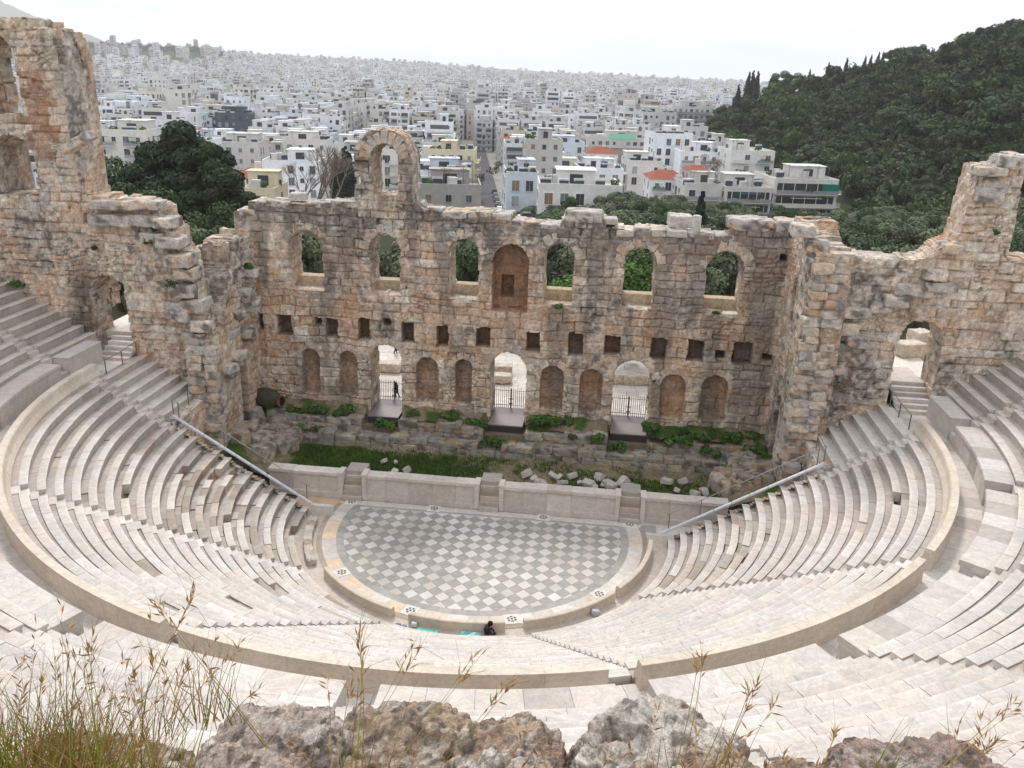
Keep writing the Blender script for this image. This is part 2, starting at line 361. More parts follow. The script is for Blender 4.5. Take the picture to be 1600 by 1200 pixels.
def tree_meshes(kind, h, w, nleaf, lsize, col, seed):
    rng = np.random.RandomState(seed); cs, rs = crown_clumps(kind, rng, h, w)
    A = Acc(); leaves(A, cs, rs, nleaf, lsize, col, rng, flat=.75 if kind != 'cypress' else 1.25)
    T = Acc(); bark = np.array(srgb(92, 78, 64))
    if kind == 'cypress': T.tube([[0, 0, -.5], [0, 0, h*.5]], [w*.08, w*.03], 6, bark)
    else:
        zt = cs[:, 2].min(); T.tube([[0, 0, -.6], [.05*w, .02*w, zt*.6], [.02*w, -.03*w, max(zt, h*.35)]], [w*.05, w*.038, w*.03], 7, bark)
        for c in cs[:: 2]: T.tube([[.03*w, 0, zt*.6], np.array([.5*c[0], .5*c[1], zt*.6+.5*(c[2]-zt*.6)+.04*h]), c], [w*.024, w*.016, w*.006], 5, bark)
    return A, T
PROTO = {}
def proto(kind, h, w, nleaf, ls, col, var):
    k = (kind, h, w, nleaf, ls, tuple(np.round(col, 3)), var)
    if k not in PROTO:
        A, T = tree_meshes(kind, h, w, nleaf, ls, col, hash(var) % 1000+len(PROTO)*7)
        a = A.build('crown', M_LEAF); t = T.build('trunk', M_BARK); PROTO[k] = (a.data, t.data)
        bpy.data.objects.remove(a); bpy.data.objects.remove(t)
    return PROTO[k]
def put_tree(name, meshes, loc, rz, scale, label, cat, group=None):
    t = thing(name, label, cat, loc, group, rz); t.scale = (scale, scale, scale) if np.isscalar(scale) else scale
    for nm, me in (('crown', meshes[0]), ('trunk', meshes[1])):
        o = bpy.data.objects.new(nm, me); SC.collection.objects.link(o); o.parent = t
    return t
def tuft(acc, c, r, n, size, col, rng, h=.3):
    cs = np.asarray(c)+np.stack([rng.uniform(-1, 1, 6)*r, rng.uniform(-1, 1, 6)*r, rng.uniform(.1, 1, 6)*h], 1)
    leaves(acc, cs, np.full(6, r*.6), n, size, col, rng, .35, .7, .5)
# ------------------------------------------------------------------ cavea (seating)
rnd = random.Random(7); RG = np.random.RandomState(11)
MAR = [np.array(x) for x in (srgb(216, 206, 196), srgb(224, 217, 209), srgb(208, 194, 181), srgb(216, 200, 190), srgb(196, 190, 185), srgb(221, 209, 192), srgb(212, 203, 195))]
MM_ = np.mean(MAR, 0); MAR = [(MM_+(q-MM_)*.45)*np.array([.93, .945, .965]) for q in MAR]
FOOT = [np.array(x) for x in (srgb(188, 178, 168), srgb(200, 190, 180), srgb(186, 166, 152), srgb(174, 167, 160), srgb(196, 184, 176))]
FM_ = np.mean(FOOT, 0); FOOT = [(FM_+(q-FM_)*.5)*np.array([.93, .945, .97]) for q in FOOT]
OLD = [np.array(x) for x in (srgb(186, 177, 166), srgb(172, 164, 155), srgb(194, 180, 166), srgb(164, 150, 138))]
NEWM = [np.array(x) for x in (srgb(219, 212, 204), srgb(213, 206, 198), srgb(223, 217, 210))]
def curve_map(r, t, z): return np.stack([r*np.cos(t), r*np.sin(t), z+0*t], -1)
def sweep(acc, prof, t0, t1, m, col, fmap, mat=0, jz=0., jr=0., tz=0., flip=False):
    prof = np.array(prof, float); k = len(prof); T = np.linspace(t0, t1, m+1); V = []
    for i, t in enumerate(T):
        z = prof[:, 1]+jz+tz*(i/m-.5); r = prof[:, 0]+jr
        V.append(fmap(r, np.full(k, t), z))
    V = np.concatenate(V)
    q = np.array([[i*k+j, i*k+(j+1) % k, (i+1)*k+(j+1) % k, (i+1)*k+j] for i in range(m) for j in range(k)])
    if flip: q = q[:, ::-1]
    cv = np.asarray(col, float); cp = cv if cv.ndim == 1 else cv
    acc.add(V, q, cv if cv.ndim == 1 else np.tile(cv, (m+1, 1)), mat)
    a, b = list(range(k)), list(range(k))
    if flip: a = a[::-1]
    else: b = b[::-1]
    acc.poly(V[:k], [a[::-1] if False else b], col, mat); acc.poly(V[-k:], [a], col, mat)
def seat_row(acc, r0, z, zlow, t0, t1, fmap, per, ds=.37, df=.30, age=0., new=False, flip=False, rngs=0, notch=True, drop=.055):
    """one tier: nosed seat blocks in front, a slightly lower foot course behind; per = metres per unit of t"""
    rg = random.Random(rngs*131+7)
    for course in (0, 1):
        L = abs(t1-t0)*per; x = 0.
        while x < L-.02:
            w = rg.uniform(.9, 2.2) if course == 0 else rg.uniform(.5, 1.3)
            if L-x-w < .45: w = L-x
            w = min(w, L-x)
            g = .006
            a, b = t0+(x+g)/per*(1 if t1 > t0 else -1), t0+(x+w-g)/per*(1 if t1 > t0 else -1)
            x += w
            old = rg.random() < age
            if old and course == 0 and rg.random() < .13: continue
            pal = NEWM if (new or (rg.random() < .006)) else (OLD if old else (MAR if course == 0 else FOOT))
            col = pal[rg.randrange(len(pal))]*rg.uniform(.95, 1.03)
            m = max(1, int((b-a)*per/.45+.5)) if fmap is curve_map else 1
            m = max(1, int(abs(b-a)*per/.45+.5))
            jz = rg.uniform(-.008, .008)-(rg.uniform(0, .07) if old else 0); jr = rg.uniform(-.01, .01)+(rg.uniform(-.02, .06) if old else 0)
            if course == 0:
                prof = [(r0+.07, zlow-.12), (r0+ds, zlow-.12), (r0+ds, z), (r0+.10, z), (r0+.05, z), (r0+.012, z), (r0, z-.012), (r0, z-.06), (r0+.03, z-.10), (r0+.07, z-.15)]
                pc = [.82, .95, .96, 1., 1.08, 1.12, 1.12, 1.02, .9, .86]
            else:
                prof = [(r0+ds+.004, zlow-.1), (r0+ds+df+.1, zlow-.1), (r0+ds+df+.1, z-drop), (r0+ds+df-.04, z-drop), (r0+ds+.05, z-drop), (r0+ds+.004, z-drop)]
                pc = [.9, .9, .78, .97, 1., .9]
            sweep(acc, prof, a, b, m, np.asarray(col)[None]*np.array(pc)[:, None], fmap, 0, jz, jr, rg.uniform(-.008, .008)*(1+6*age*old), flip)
D2R = math.pi/180
LR0, LDR, LZ0, LDZ, LN = 10.6, .65, .45, .403, 19
WED = [(0.6, -36), (-36, -71.5), (-71.5, -107), (-107, -144), (-144, -180.6)]
names_pos = ['right end, beside the right white coping', 'lower right, second from the right end', 'bottom centre, below the seated person', 'lower left, between two stairs', 'left end, with broken brown patched rows']
stairw = .78
def lower_ext(k): return LR0+LDR*k > 18.2
for w, (a0, a1) in enumerate(WED):
    T = thing('seating_wedge', 'lower bowl marble seating bay at the '+names_pos[w], 'seating bay', (0, 0, 0), 'seating bays of the lower bowl')
    for k in range(LN):
        r0 = LR0+LDR*k; z = LZ0+LDZ*k
        t0 = a0*D2R; t1 = a1*D2R; h = stairw/2/r0
        if w > 0: t0 -= h
        elif lower_ext(k): t0 = -h
        else: t0 = math.asin(.40/r0)
        if w < 4: t1 += h
        elif lower_ext(k): t1 = -math.pi+h
        else: t1 = -math.pi-math.asin(.40/r0)
        age = 0.
        A = Acc()
        if w == 4:
            # damaged lower rows: keep the stair half old
            tm = t0+(t1-t0)*.12
            age = .42 if 1 <= k <= 9 else .06
            if k == 0: age = .7
        if w == 0: age = .4 if k in (5, 6) else .08 if k < 8 else .02
        if w == 3: age = .05
        seat_row(A, r0, z, z-LDZ, t0, t1, curve_map, r0+.2, age=age, rngs=w*40+k, flip=False)
        A.build('seat_row', M_MARBLE, T)
    # stair on the higher-angle side of each bay
E_ = None
STAIR_A = [0., -36, -71.5, -107, -144, -180.]
for i, an in enumerate(STAIR_A):
    nm = ['right end', 'right', 'lower right', 'lower left', 'left', 'left end'][i]
    A = Acc(); rg = random.Random(i*5+1)
    for k in range(LN):
        r0 = LR0+LDR*k; z = LZ0+LDZ*k
        if i in (0, 5) and not lower_ext(k): continue
        for s in (0, 1):
            rr = r0-.02+s*LDR/2; zt = z-LDZ/2+s*LDZ/2-.02; h = (stairw/2-.015)/r0
            col = (NEWM if rg.random() < .5 else MAR)[rg.randrange(3)]*rg.uniform(.94, 1.04)
            sweep(A, [(rr, zt-.45), (rr+LDR/2+.05, zt-.45), (rr+LDR/2+.05, zt), (rr, zt)], an*D2R-h, an*D2R+h, 1, col, curve_map)
    o = A.build('radial_stair', M_MARBLE)
    tag(o, 'narrow marble stair of the lower seating bays, %s' % ['the right end one', 'the second from the right', 'the third from the right', 'the fourth from the right', 'the fifth from the right', 'the left end one'][i], 'stair', 'radial stairs of the lower bowl')
# straight rows running from the end stairs to the wing walls
for sgn, nm in ((1, 'right'), (-1, 'left')):
    T = thing('seating_block', 'bluish new marble straight seat rows against the %s wing wall' % nm, 'seating bay', (sgn*18.5, 0, 4.5), 'straight seat rows beside the lower bowl')
    for k in range(LN):
        if not lower_ext(k) : continue
        r0 = LR0+LDR*k; z = LZ0+LDZ*k
        A = Acc(); fm = (lambda r, t, z, sg=sgn: np.stack([sg*r, t+0*r, z+0*t], -1))
        seat_row(A, r0, z, z-LDZ, .40, 5.15, fm, 1., new=rnd.random() < .8, rngs=900+k+sgn, flip=(sgn < 0) ^ True)
        A.build('seat_row', M_MARBLE, T)
# body under the seats: concrete cone, retaining faces
A = Acc(); EC = np.array(srgb(150, 118, 92))
tt = np.linspace(.6, -180.6, 73)*D2R
prof = [(10.62, -.3), (10.75, -.12), (22.6, 7.1), (23.2, 7.32)]
for j in range(3):
    r1, z1 = prof[j]; r2, z2 = prof[j+1]
    V = np.concatenate([curve_map(np.full(73, r1), tt, np.full(73, z1)), curve_map(np.full(73, r2), tt, np.full(73, z2))])
    A.add(V, [[i, i+1, i+74, i+73] for i in range(72)], EC)
o = A.build('seating_bed', M_EARTH); tag(o, kind='structure')
# diazoma floor, white slabs
A = Acc(); rg = random.Random(3)
def ringslabs(A, r1, r2, z, t0, t1, w, pal, gap=.008, th=.2):
    n = int(abs(t1-t0)*D2R*(r1+r2)/2/w); es = np.linspace(t0, t1, n+1)*D2R
    for i in range(n):
        g = gap/r2; s = 1 if es[i+1] > es[i] else -1
        col = pal[rg.randrange(len(pal))]*rg.uniform(.92, 1.05)
        sweep(A, [(r1, z-th), (r2, z-th), (r2, z), (r1, z)], es[i]+g*s, es[i+1]-g*s, 2, col, curve_map)
ringslabs(A, 23.15, 24.7, 7.5, 3, -183, 1.1, MAR+NEWM+FOOT[:2])
for sgn in (1, -1):
    y = .0
    while y < 7.2:
        A.box((sgn*23.95, y+.55, 7.412), (2.6, 1.08, .2), 0, (NEWM+MAR)[rg.randrange(6)]); y += 1.1
o = A.build('walkway_floor', M_MARBLE); tag(o, kind='structure')
# tall curved parapet between lower bowl and walkway
BEI = [np.array(x)*np.array([.99, 1.0, 1.02]) for x in (srgb(214, 199, 180), srgb(216, 202, 184), srgb(211, 196, 177), srgb(217, 204, 187))]
def parapet_prof(r, zb, zt): return [(r-.5, zb), (r, zb), (r-.02, zt-.07), (r, zt-.06), (r, zt), (r-.3, zt), (r-.34, zt-.05), (r-.40, zt-.35), (r-.55, zt-.62)]
segs = [(2, -35, 'right'), (-37.2, -70.3, 'lower right'), (-72.8, -106.2, 'bottom centre'), (-107.9, -182, 'left')]
for (t0, t1, nm) in segs:
    A = Acc(); L = abs(t1-t0)*D2R*23.4; n = int(L/1.9); es = np.linspace(t0, t1, n+1)*D2R
    for i in range(n):
        g = .003/23; cA = BEI[rg.randrange(4)]*rg.uniform(.97, 1.03)
        sweep(A, parapet_prof(23.5, 7.3, 8.42), es[i]-g, es[i+1]+g, 4, cA, curve_map)
    o = A.build('parapet_wall', M_MARBLE); tag(o, 'tall beige curved marble parapet around the lower bowl, %s length' % nm, 'parapet', 'parapet lengths between the two bowls')
# upper bowl
UR = lambda k: 25.66+.72*(k-1)
UZ = lambda k: 8.98+.425*(k-1)
UA = [0, -18, -37.5, -56, -72, -90, -112, -126, -144, -162, -180]
upos = ['first from the right wing wall', 'second from the right wing wall', 'third from the right wing wall', 'fourth, at the lower right corner of the picture', 'fifth, above the right boulder', 'behind the middle boulder', 'behind the left boulder', 'behind the tall grass on the left', 'at the lower left edge below the parapet', 'at the left edge beside the walkway']
for w in range(10):
    T = thing('upper_seating_wedge', 'upper bowl marble seating bay, '+upos[w], 'seating bay', (0, 0, 0), 'seating bays of the upper bowl')
    near = w in (4, 5, 6)
    for k in range(1, 15):
        r0, z = UR(k), UZ(k); h = .45/r0
        A = Acc(); seat_row(A, r0, z, z-.425, UA[w]*D2R-h, UA[w+1]*D2R+h, curve_map, r0+.2, ds=.40, df=.35, rngs=2000+w*20+k)
        A.build('seat_row', M_MARBLE, T)
    A = Acc(); h = .5/24.6; n = max(2, int(abs(UA[w+1]-UA[w])*D2R*24.6/1.3)); es = np.linspace(UA[w]*D2R-h, UA[w+1]*D2R+h, n+1)
    for i in range(n):
        cA = (MAR+MAR+FOOT[:1])[rg.randrange(15)]*rg.uniform(.95, 1.03)
        sweep(A, [(24.56, 7.3), (25.7, 7.3), (25.7, 8.72), (24.5, 8.72), (24.48, 8.66), (24.48, 8.52), (24.56, 8.45)], es[i]-.0002, es[i+1]+.0002, 3, cA, curve_map)
    A.build('podium_wall', M_MARBLE, T)
for i in range(11):
    A = Acc(); r_ = random.Random(i+50)
    for k in range(0, 15):
        for s in (0, 1):
            rr = UR(k)-.05+s*.36 if k else 24.7+s*.4; zt = (UZ(k)-.23+s*.2 if k else 8.0+s*.35); h = .44/rr
            zt = zt+(.0 if k else 0)
            col = (MAR+NEWM)[r_.randrange(8)]*r_.uniform(.9, 1.0)
            sweep(A, [(rr, zt-.6), (rr+.42, zt-.6), (rr+.42, zt), (rr, zt)], UA[i]*D2R-h, UA[i]*D2R+h, 1, col, curve_map)
    o = A.build('upper_radial_stair', M_MARBLE); tag(o, 'narrow marble stair between upper seating bays, %s from the right wing wall' % ['first', 'second', 'third', 'fourth', 'fifth', 'sixth', 'seventh', 'eighth', 'ninth', 'tenth', 'eleventh'][i], 'stair', 'radial stairs of the upper bowl')
for sgn, nm in ((1, 'right'), (-1, 'left')):
    T = thing('upper_seating_block', 'straight marble seat rows of the upper bowl ending at the %s wing wall' % nm, 'seating bay', (sgn*25, 0, 8), 'straight seat rows beside the upper bowl')
    fm = (lambda r, t, z, sg=sgn: np.stack([sg*r, t+0*r, z+0*t], -1))
    for k in range(1, 15):
        A = Acc(); seat_row(A, UR(k), UZ(k), UZ(k)-.425, .46, 5.2, fm, 1., ds=.40, df=.35, rngs=3000+k*2+sgn, flip=(sgn < 0) ^ True)
        A.build('seat_row', M_MARBLE, T)
    A = Acc(); A.box((sgn*25.13, 2.2, 8.0), (.98, 3.4, 1.46), 0, MAR[0]); A.box((sgn*25.13, 2.2, 8.76), (1.06, 3.46, .05), 0, MAR[1]); A.build('podium_wall', M_MARBLE, T)
A = Acc()
tt = np.linspace(12, -192, 103)*D2R
for (r1, z1, r2, z2) in ((24.7, 7.3, 25.5, 8.2), (25.5, 8.1, 35.6, 13.9), (35.6, 14.2, 36.2, 14.4), (36.2, 14.4, 40, 18.6), (40, 18.6, 42.6, 21.6)):
    tt = np.linspace(12, -192, 103)*D2R if r1 > 35.7 else np.linspace(.3, -180.3, 103)*D2R
    V = np.concatenate([curve_map(np.full(103, r1), tt, np.full(103, z1)), curve_map(np.full(103, r2), tt, np.full(103, z2))])
    A.add(V, [[i, i+1, i+104, i+103] for i in range(102)], EC*.9 if r1 < 36 else np.array(srgb(140, 128, 108)))
o = A.build('hillside', M_EARTH); tag(o, kind='structure')
# retaining faces of the lower bowl towards the stage, coping strips, handrails
for sgn, nm in ((1, 'right'), (-1, 'left')):
    A = Acc(); x0, x1 = 10.6, 18.3
    def kp(u, v): return v < (.25+.62*u+.15)
    masonry(A, (sgn*x0, .42, -.2), (sgn, 0, 0), x1-x0, 5.4, (0, 1, 0), .3, kp, None, .12, 71, ch=.5, bw=.8, orange=.3, back=False)
    cut = (lambda u, v: ~arch(u, v, .6, 3.4, -1, 2.6))
    masonry(A, (sgn*18.3, .4, .4), (0, 1, 0), 4.9, 4.95, (-sgn, 0, 0), .9, cut, None, .12, 73, ch=.5, bw=.9, orange=.6, back=True)
    o = A.build('retaining_wall', M_STONE); tag(o, 'low rough stone retaining wall under the %s end of the lower seats' % nm, 'retaining wall')
    # white coping strip
    A = Acc(); P0 = np.array([sgn*18.55, .42, 5.62]); P1 = np.array([sgn*(10.3 if sgn < 0 else 10.2), .42, .52])
    d = P1-P0; w = np.array([0, .085, 0]); up = np.array([0, 0, .11]); ncut = 9
    for i in range(ncut):
        a = P0+d*(i/ncut); b = P0+d*((i+1)/ncut-.004)
        V = [a-w, b-w, b+w, a+w, a-w+up, b-w+up, b+w+up, a+w+up]
        A.add(V, [[0, 3, 2, 1], [4, 5, 6, 7], [0, 1, 5, 4], [1, 2, 6, 5], [2, 3, 7, 6], [3, 0, 4, 7]], np.array(srgb(214, 216, 224)))
    if sgn < 0: A.box((-9.75, .42, .3), (1.3, .26, .62), 0, NEWM[0])
    o = A.build('sloping_coping', M_MARBLE); tag(o, 'straight white sloping coping along the cut edge of the %s seats' % nm, 'coping')
    T = thing('handrail', 'thin grey steel handrail sloping beside the white coping on the %s' % nm, 'handrail', tuple(P0), 'steel handrails along the copings')
    posts = [.0, .04, .36, .66, .95] if sgn < 0 else [.0, .04, .42, .75, .95]
    for f in posts:
        B = Acc(); q = P0+d*f+np.array([0, .1, .1]); B.tube([q, q+(0, 0, .95)], .03, 6, srgb(120, 118, 118)); B.build('post', M_METAL, T)
    B = Acc(); B.tube([P0+(0, .1, 1.05), P0+d*.97+(0, .1, 1.05)], .025, 6, srgb(150, 148, 148)); B.tube([P0+(0, .1, .95), P0+(0, 2.0, .98)], .022, 6, srgb(120, 118, 118)); B.build('rail', M_METAL, T)
    B = Acc(); q = P0+np.array([0, 2., 0]); B.tube([q, q+(0, 0, 1.)], .03, 6, srgb(120, 118, 118)); B.build('post', M_METAL, T)
    # landing railings near the wing doors
    T = thing('landing_railing', 'short grey railing of three posts on the landing below the %s wing door' % nm, 'handrail', (sgn*22.4, 2, 7.5), 'short railings on the landings')
    pts = [np.array([sgn*22.9, 1.3, 7.5]), np.array([sgn*22.9, 3.1, 7.5]), np.array([sgn*22.9, 4.8, 7.6])]
    for q in pts:
        B = Acc(); B.tube([q, q+(0, 0, 1.)], .035, 6, srgb(112, 108, 108)); B.box(q+(0, 0, .02), (.2, .2, .04), 0, srgb(90, 86, 86)); B.build('post', M_METAL, T)
    B = Acc(); B.tube([q+(0, 0, 1.) for q in pts], .022, 6, srgb(120, 116, 116)); B.build('rail', M_METAL, T)
    # steps up into the wing door
    A = Acc()
    for i in range(6): A.box((sgn*24.1, 4.35+i*.42+1.2, 7.5+.21*(i+1)/1.0/2-.0), (2.0, .46+2.4, .21*(i+1)), 0, (MAR+FOOT)[rg.randrange(9)])
    A.box((sgn*24.3, 11.0, 8.45), (4.4, 9.2, .5), 0, srgb(228, 222, 212))
    o = A.build('door_steps', M_MARBLE); tag(o, 'six marble steps rising into the %s wing door' % nm, 'stair')
# ------------------------------------------------------------------ orchestra
A = Acc(); n = 96
an = np.linspace(-math.pi-.26, .26, n+1)
def disc(A, R, yc, z, col, mat):
    th = math.asin(min(1, yc/R)); t = np.linspace(-math.pi-th, th, n+1)
    A.poly(np.stack([R*np.cos(t), R*np.sin(t), np.full(n+1, z)], 1), [list(range(n+1))], col, mat)
def bandm(A, r1, r2, z, col, mat, pal=None, step=.9):
    th = math.asin(2.0/r2); t0, t1 = -math.pi-th, th; m_ = int((t1-t0)*r2/step); es = np.linspace(t0, t1, m_+1)
    for i in range(m_):
        c = pal[rg.randrange(len(pal))]*rg.uniform(.95, 1.05) if pal else col
        t = np.linspace(es[i]+.0008, es[i+1]-.0008, 4)
        V = np.concatenate([curve_map(np.full(4, r1), t, np.full(4, z)), curve_map(np.full(4, r2), t, np.full(4, z))])
        A.add(V, [[j, j+4, j+5, j+1] for j in range(3)], c, mat)
M_CHECK = mat('orchestra_tiles', .45, ((.5, .05), (6, .06)), .1, 20, .35)
def make_check(M):
    n = M.node_tree.nodes; l = M.node_tree.links; b = n['Principled BSDF']
    tc = n.new('ShaderNodeTexCoord'); sp = n.new('ShaderNodeSeparateXYZ'); l.new(tc.outputs['Object'], sp.inputs[0])
    def math_(op, a, b_=None):
        x = n.new('ShaderNodeMath'); x.operation = op
        for i, s in enumerate((a, b_)):
            if s is None: continue
            if isinstance(s, (int, float)): x.inputs[i].default_value = s
            else: l.new(s, x.inputs[i])
        return x.outputs[0]
    U = math_('DIVIDE', math_('ADD', sp.outputs[0], 2.72), .81); V = math_('DIVIDE', math_('ADD', sp.outputs[1], 7.0), .868)
    p = math_('ADD', math_('ADD', U, V), .5); q = math_('ADD', math_('SUBTRACT', U, V), .5)
    cx = n.new('ShaderNodeCombineXYZ'); l.new(math_('FLOOR', p), cx.inputs[0]); l.new(math_('FLOOR', q), cx.inputs[1])
    wn = n.new('ShaderNodeTexWhiteNoise'); l.new(cx.outputs[0], wn.inputs['Vector'])
    par = math_('FLOORED_MODULO', math_('ADD', math_('FLOOR', p), math_('FLOOR', q)), 2)
    def edge(x): f = math_('FRACT', x); return math_('MINIMUM', f, math_('SUBTRACT', 1., f))
    joint = math_('LESS_THAN', math_('MINIMUM', edge(p), edge(q)), .018)
    w = n.new('ShaderNodeValToRGB'); e = w.color_ramp.elements; e[0].color = (*srgb(186, 180, 173), 1); e[1].color = (*srgb(212, 208, 204), 1)
    e2 = e.new(.15); e2.color = (*srgb(192, 183, 173), 1); e2 = e.new(.4); e2.color = (*srgb(200, 194, 188), 1)
    l.new(wn.outputs[0], w.inputs[0])
    # grey veined tiles
    mp = n.new('ShaderNodeMapping'); mp.inputs['Scale'].default_value = (1, 9, 1); mp.inputs['Rotation'].default_value = (0, 0, .35); l.new(tc.outputs['Object'], mp.inputs[0])
    tn = n.new('ShaderNodeTexNoise'); tn.inputs['Scale'].default_value = 2.2; tn.inputs['Detail'].default_value = 5; l.new(mp.outputs[0], tn.inputs['Vector'])
    g = n.new('ShaderNodeValToRGB'); e = g.color_ramp.elements; e[0].position = .3; e[0].color = (*srgb(134, 132, 127), 1); e[1].position = .7; e[1].color = (*srgb(172, 169, 163), 1)
    l.new(tn.outputs[0], g.inputs[0])
    m1 = n.new('ShaderNodeMixRGB'); l.new(par, m1.inputs[0]); l.new(w.outputs[0], m1.inputs[1]); l.new(g.outputs[0], m1.inputs[2])
    m2 = n.new('ShaderNodeMixRGB'); l.new(joint, m2.inputs[0]); l.new(m1.outputs[0], m2.inputs[1]); m2.inputs[2].default_value = (*srgb(128, 122, 116), 1)
    # large worn patches
    t3 = n.new('ShaderNodeTexNoise'); t3.inputs['Scale'].default_value = .45; t3.inputs['Detail'].default_value = 6; l.new(tc.outputs['Object'], t3.inputs['Vector'])
    r3 = n.new('ShaderNodeMapRange'); r3.inputs[1].default_value = .35; r3.inputs[2].default_value = .65; r3.inputs[3].default_value = .9; r3.inputs[4].default_value = 1.06; l.new(t3.outputs[0], r3.inputs[0])
    v = n.new('ShaderNodeVectorMath'); v.operation = 'SCALE'; l.new(m2.outputs[0], v.inputs[0]); l.new(r3.outputs[0], v.inputs['Scale'])
    l.new(v.outputs[0], b.inputs['Base Color'])
make_check(M_CHECK)
disc(A, 7.98, 1.72, .012, (.5, .5, .5), 1)
GB = [np.array(srgb(168, 165, 160)), np.array(srgb(160, 157, 153)), np.array(srgb(174, 170, 164))]
bandm(A, 7.98, 8.42, .008, None, 0, GB, .7)
bandm(A, 8.42, 9.2, .012, None, 0, [MAR[1], MAR[0], np.array(srgb(222, 206, 188)), NEWM[0], np.array(srgb(220, 196, 172))], 1.1)
bandm(A, 9.2, 9.5, .004, None, 0, [np.array(srgb(170, 156, 142))], 2)
A.box((0, 2.2, -.02), (16.6, .55, .07), 0, MAR[1]); A.box((0, 1.84, -.03), (16.0, .22, .06), 0, GB[0])
disc(A, 10.75, 2.6, -.012, np.array(srgb(196, 184, 172)), 0)
A.box((-10.4, 1.7, -.06), (3.2, 1.8, .1), 0, srgb(206, 176, 150)); A.box((10.6, 1.9, -.06), (3.6, 1.4, .1), 0, NEWM[1]); A.box((9.6, 1.9, -.0), (.9, .8, .05), 0, GB[0])
o = A.build('orchestra_floor', [M_MARBLE, M_CHECK]); tag(o, kind='structure')
# engraved rosettes
rosx = [(8.78*math.cos(q*D2R), 8.78*math.sin(q*D2R), q) for q in (-140.1, -105.8, -72.5, -38.8)]+[(-8.5, 2.2, 90), (-3.34, 2.2, 90), (3.34, 2.2, 90), (8.5, 2.2, 90)]
rlab = ['on the left of the orchestra rim', 'on the lower left of the orchestra rim', 'on the orchestra rim right of the seated person', 'on the right of the orchestra rim', 'at the left corner of the stage line', 'left of centre along the stage line', 'right of centre along the stage line', 'at the right corner of the stage line']
for (x, y, q), lb in zip(rosx, rlab):
    T = thing('rosette_slab', 'square white slab with wheel rosette '+lb, 'slab', (x, y, .02), 'rosette slabs round the orchestra')
    B = Acc(); B.box((x, y, .022), (.78, .78, .024), q*D2R, NEWM[2]); B.build('slab', M_MARBLE, T)
    B = Acc()
    for k in range(6):
        a = k*math.pi/3+.3; t = np.linspace(a+.16, a+.9, 5); 
        V = np.concatenate([np.stack([x+.13*np.cos(t), y+.13*np.sin(t), np.full(5, .038)], 1), np.stack([x+.24*np.cos(t), y+.24*np.sin(t), np.full(5, .038)], 1)])
        B.add(V, [[j, j+5, j+6, j+1] for j in range(4)], srgb(92, 88, 84))
    t = np.linspace(0, 6.283, 13)[:-1]; B.poly(np.stack([x+.07*np.cos(t), y+.07*np.sin(t), np.full(12, .038)], 1), [list(range(12))], srgb(84, 80, 78)); B.build('wheel_mark', M_MARBLE, T)
# low curved barrier of the orchestra
for (t0, t1, r, ht, lb) in ((-3, -36, 9.75, .62, 'at the right, beside the end seats'), (-38, -70, 9.72, .5, 'lower right of the chequered floor'), (-75.5, -103.5, 9.72, .5, 'behind the seated person'), (-109, -141, 9.72, .5, 'lower left of the chequered floor')):
    A = Acc(); n_ = max(3, int(abs(t1-t0)*D2R*9.7/2.2)); es = np.linspace(t0, t1, n_+1)*D2R
    for i in range(n_): sweep(A, [(r-.34, -.1), (r, -.1), (r, ht), (r-.05, ht+.03), (r-.24, ht+.03), (r-.28, ht-.05)], es[i]-.0003, es[i+1]+.0003, 5, BEI[i % 4]*.98, curve_map)
    o = A.build('orchestra_barrier', M_MARBLE); tag(o, 'low curved beige marble barrier of the orchestra, '+lb, 'barrier', 'low barriers round the orchestra')
A = Acc()
for i in range(9):
    a = (-150-i*3.2)*D2R; boulder(A, (9.95*math.cos(a), 9.95*math.sin(a), .16), (.5, .62, .4), (0, 0, a), 300+i, 4, .12, OLD[i % 4]*1.1)
o = A.build('worn_kerb', M_STONE); tag(o, 'broken row of worn kerb stones left of the chequered floor', 'kerb stones')

# ------------------------------------------------------------------ stage front (pulpitum)
T = thing('stage_front', 'long low marble stage front wall with panels, cornice and three recessed stairs', 'stage wall', (0, 2.9, 0))
SX = (-8.56, -.06, 8.46); PW = [np.array(x) for x in (srgb(218, 208, 200), srgb(212, 202, 193), srgb(222, 212, 203), srgb(206, 195, 185))]
edges = [-13.9, SX[0]-.62, SX[0]+.62, SX[1]-.62, SX[1]+.62, SX[2]-.62, SX[2]+.62, 14.2]
for s in range(0, 8, 2):
    A = Acc(); x = edges[s]; e1 = edges[s+1]; nn = max(2, round((e1-x)/1.55)); w = (e1-x)/nn
    for i in range(nn):
        c = PW[rg.randrange(4)]*rg.uniform(.93, 1.04); cx = x+w*(i+.5)
        A.box((cx, 3.0, .86), (w-.012, .6, 1.1), 0, c)
        A.box((cx, 2.94, .16), (w-.006, .78, .32), 0, c*.93); A.box((cx, 2.97, .335), (w-.006, .7, .05), 0, c)
        c2 = PW[rg.randrange(4)]*rg.uniform(.95, 1.06)
        A.box((cx, 2.99, 1.44), (w-.006, .68, .07), 0, c2*.92)
        jz = rg.uniform(-.02, .02)
        A.box((cx, 3.0, 1.57+jz), (w-.008, .84, .19), 0, c2)
    A.build('panel_wall', M_MARBLE, T)
for x in SX:
    A = Acc()
    for i in range(6): A.box((x, 2.42+.2*i+.5, .14+.13*i), (1.2, 1.2, .26+.27*i-.0), 0, OLD[i % 4]*1.12)
    A.build('stage_stair', M_MARBLE, T)
    for s in (-1, 1):
        A = Acc(); A.box((x+s*.75, 2.96, .84), (.26, .86, 1.66), 0, PW[0]); A.box((x+s*.75, 2.96, 1.70), (.34, .96, .1), 0, PW[2]); A.build('stair_cheek', M_MARBLE, T)

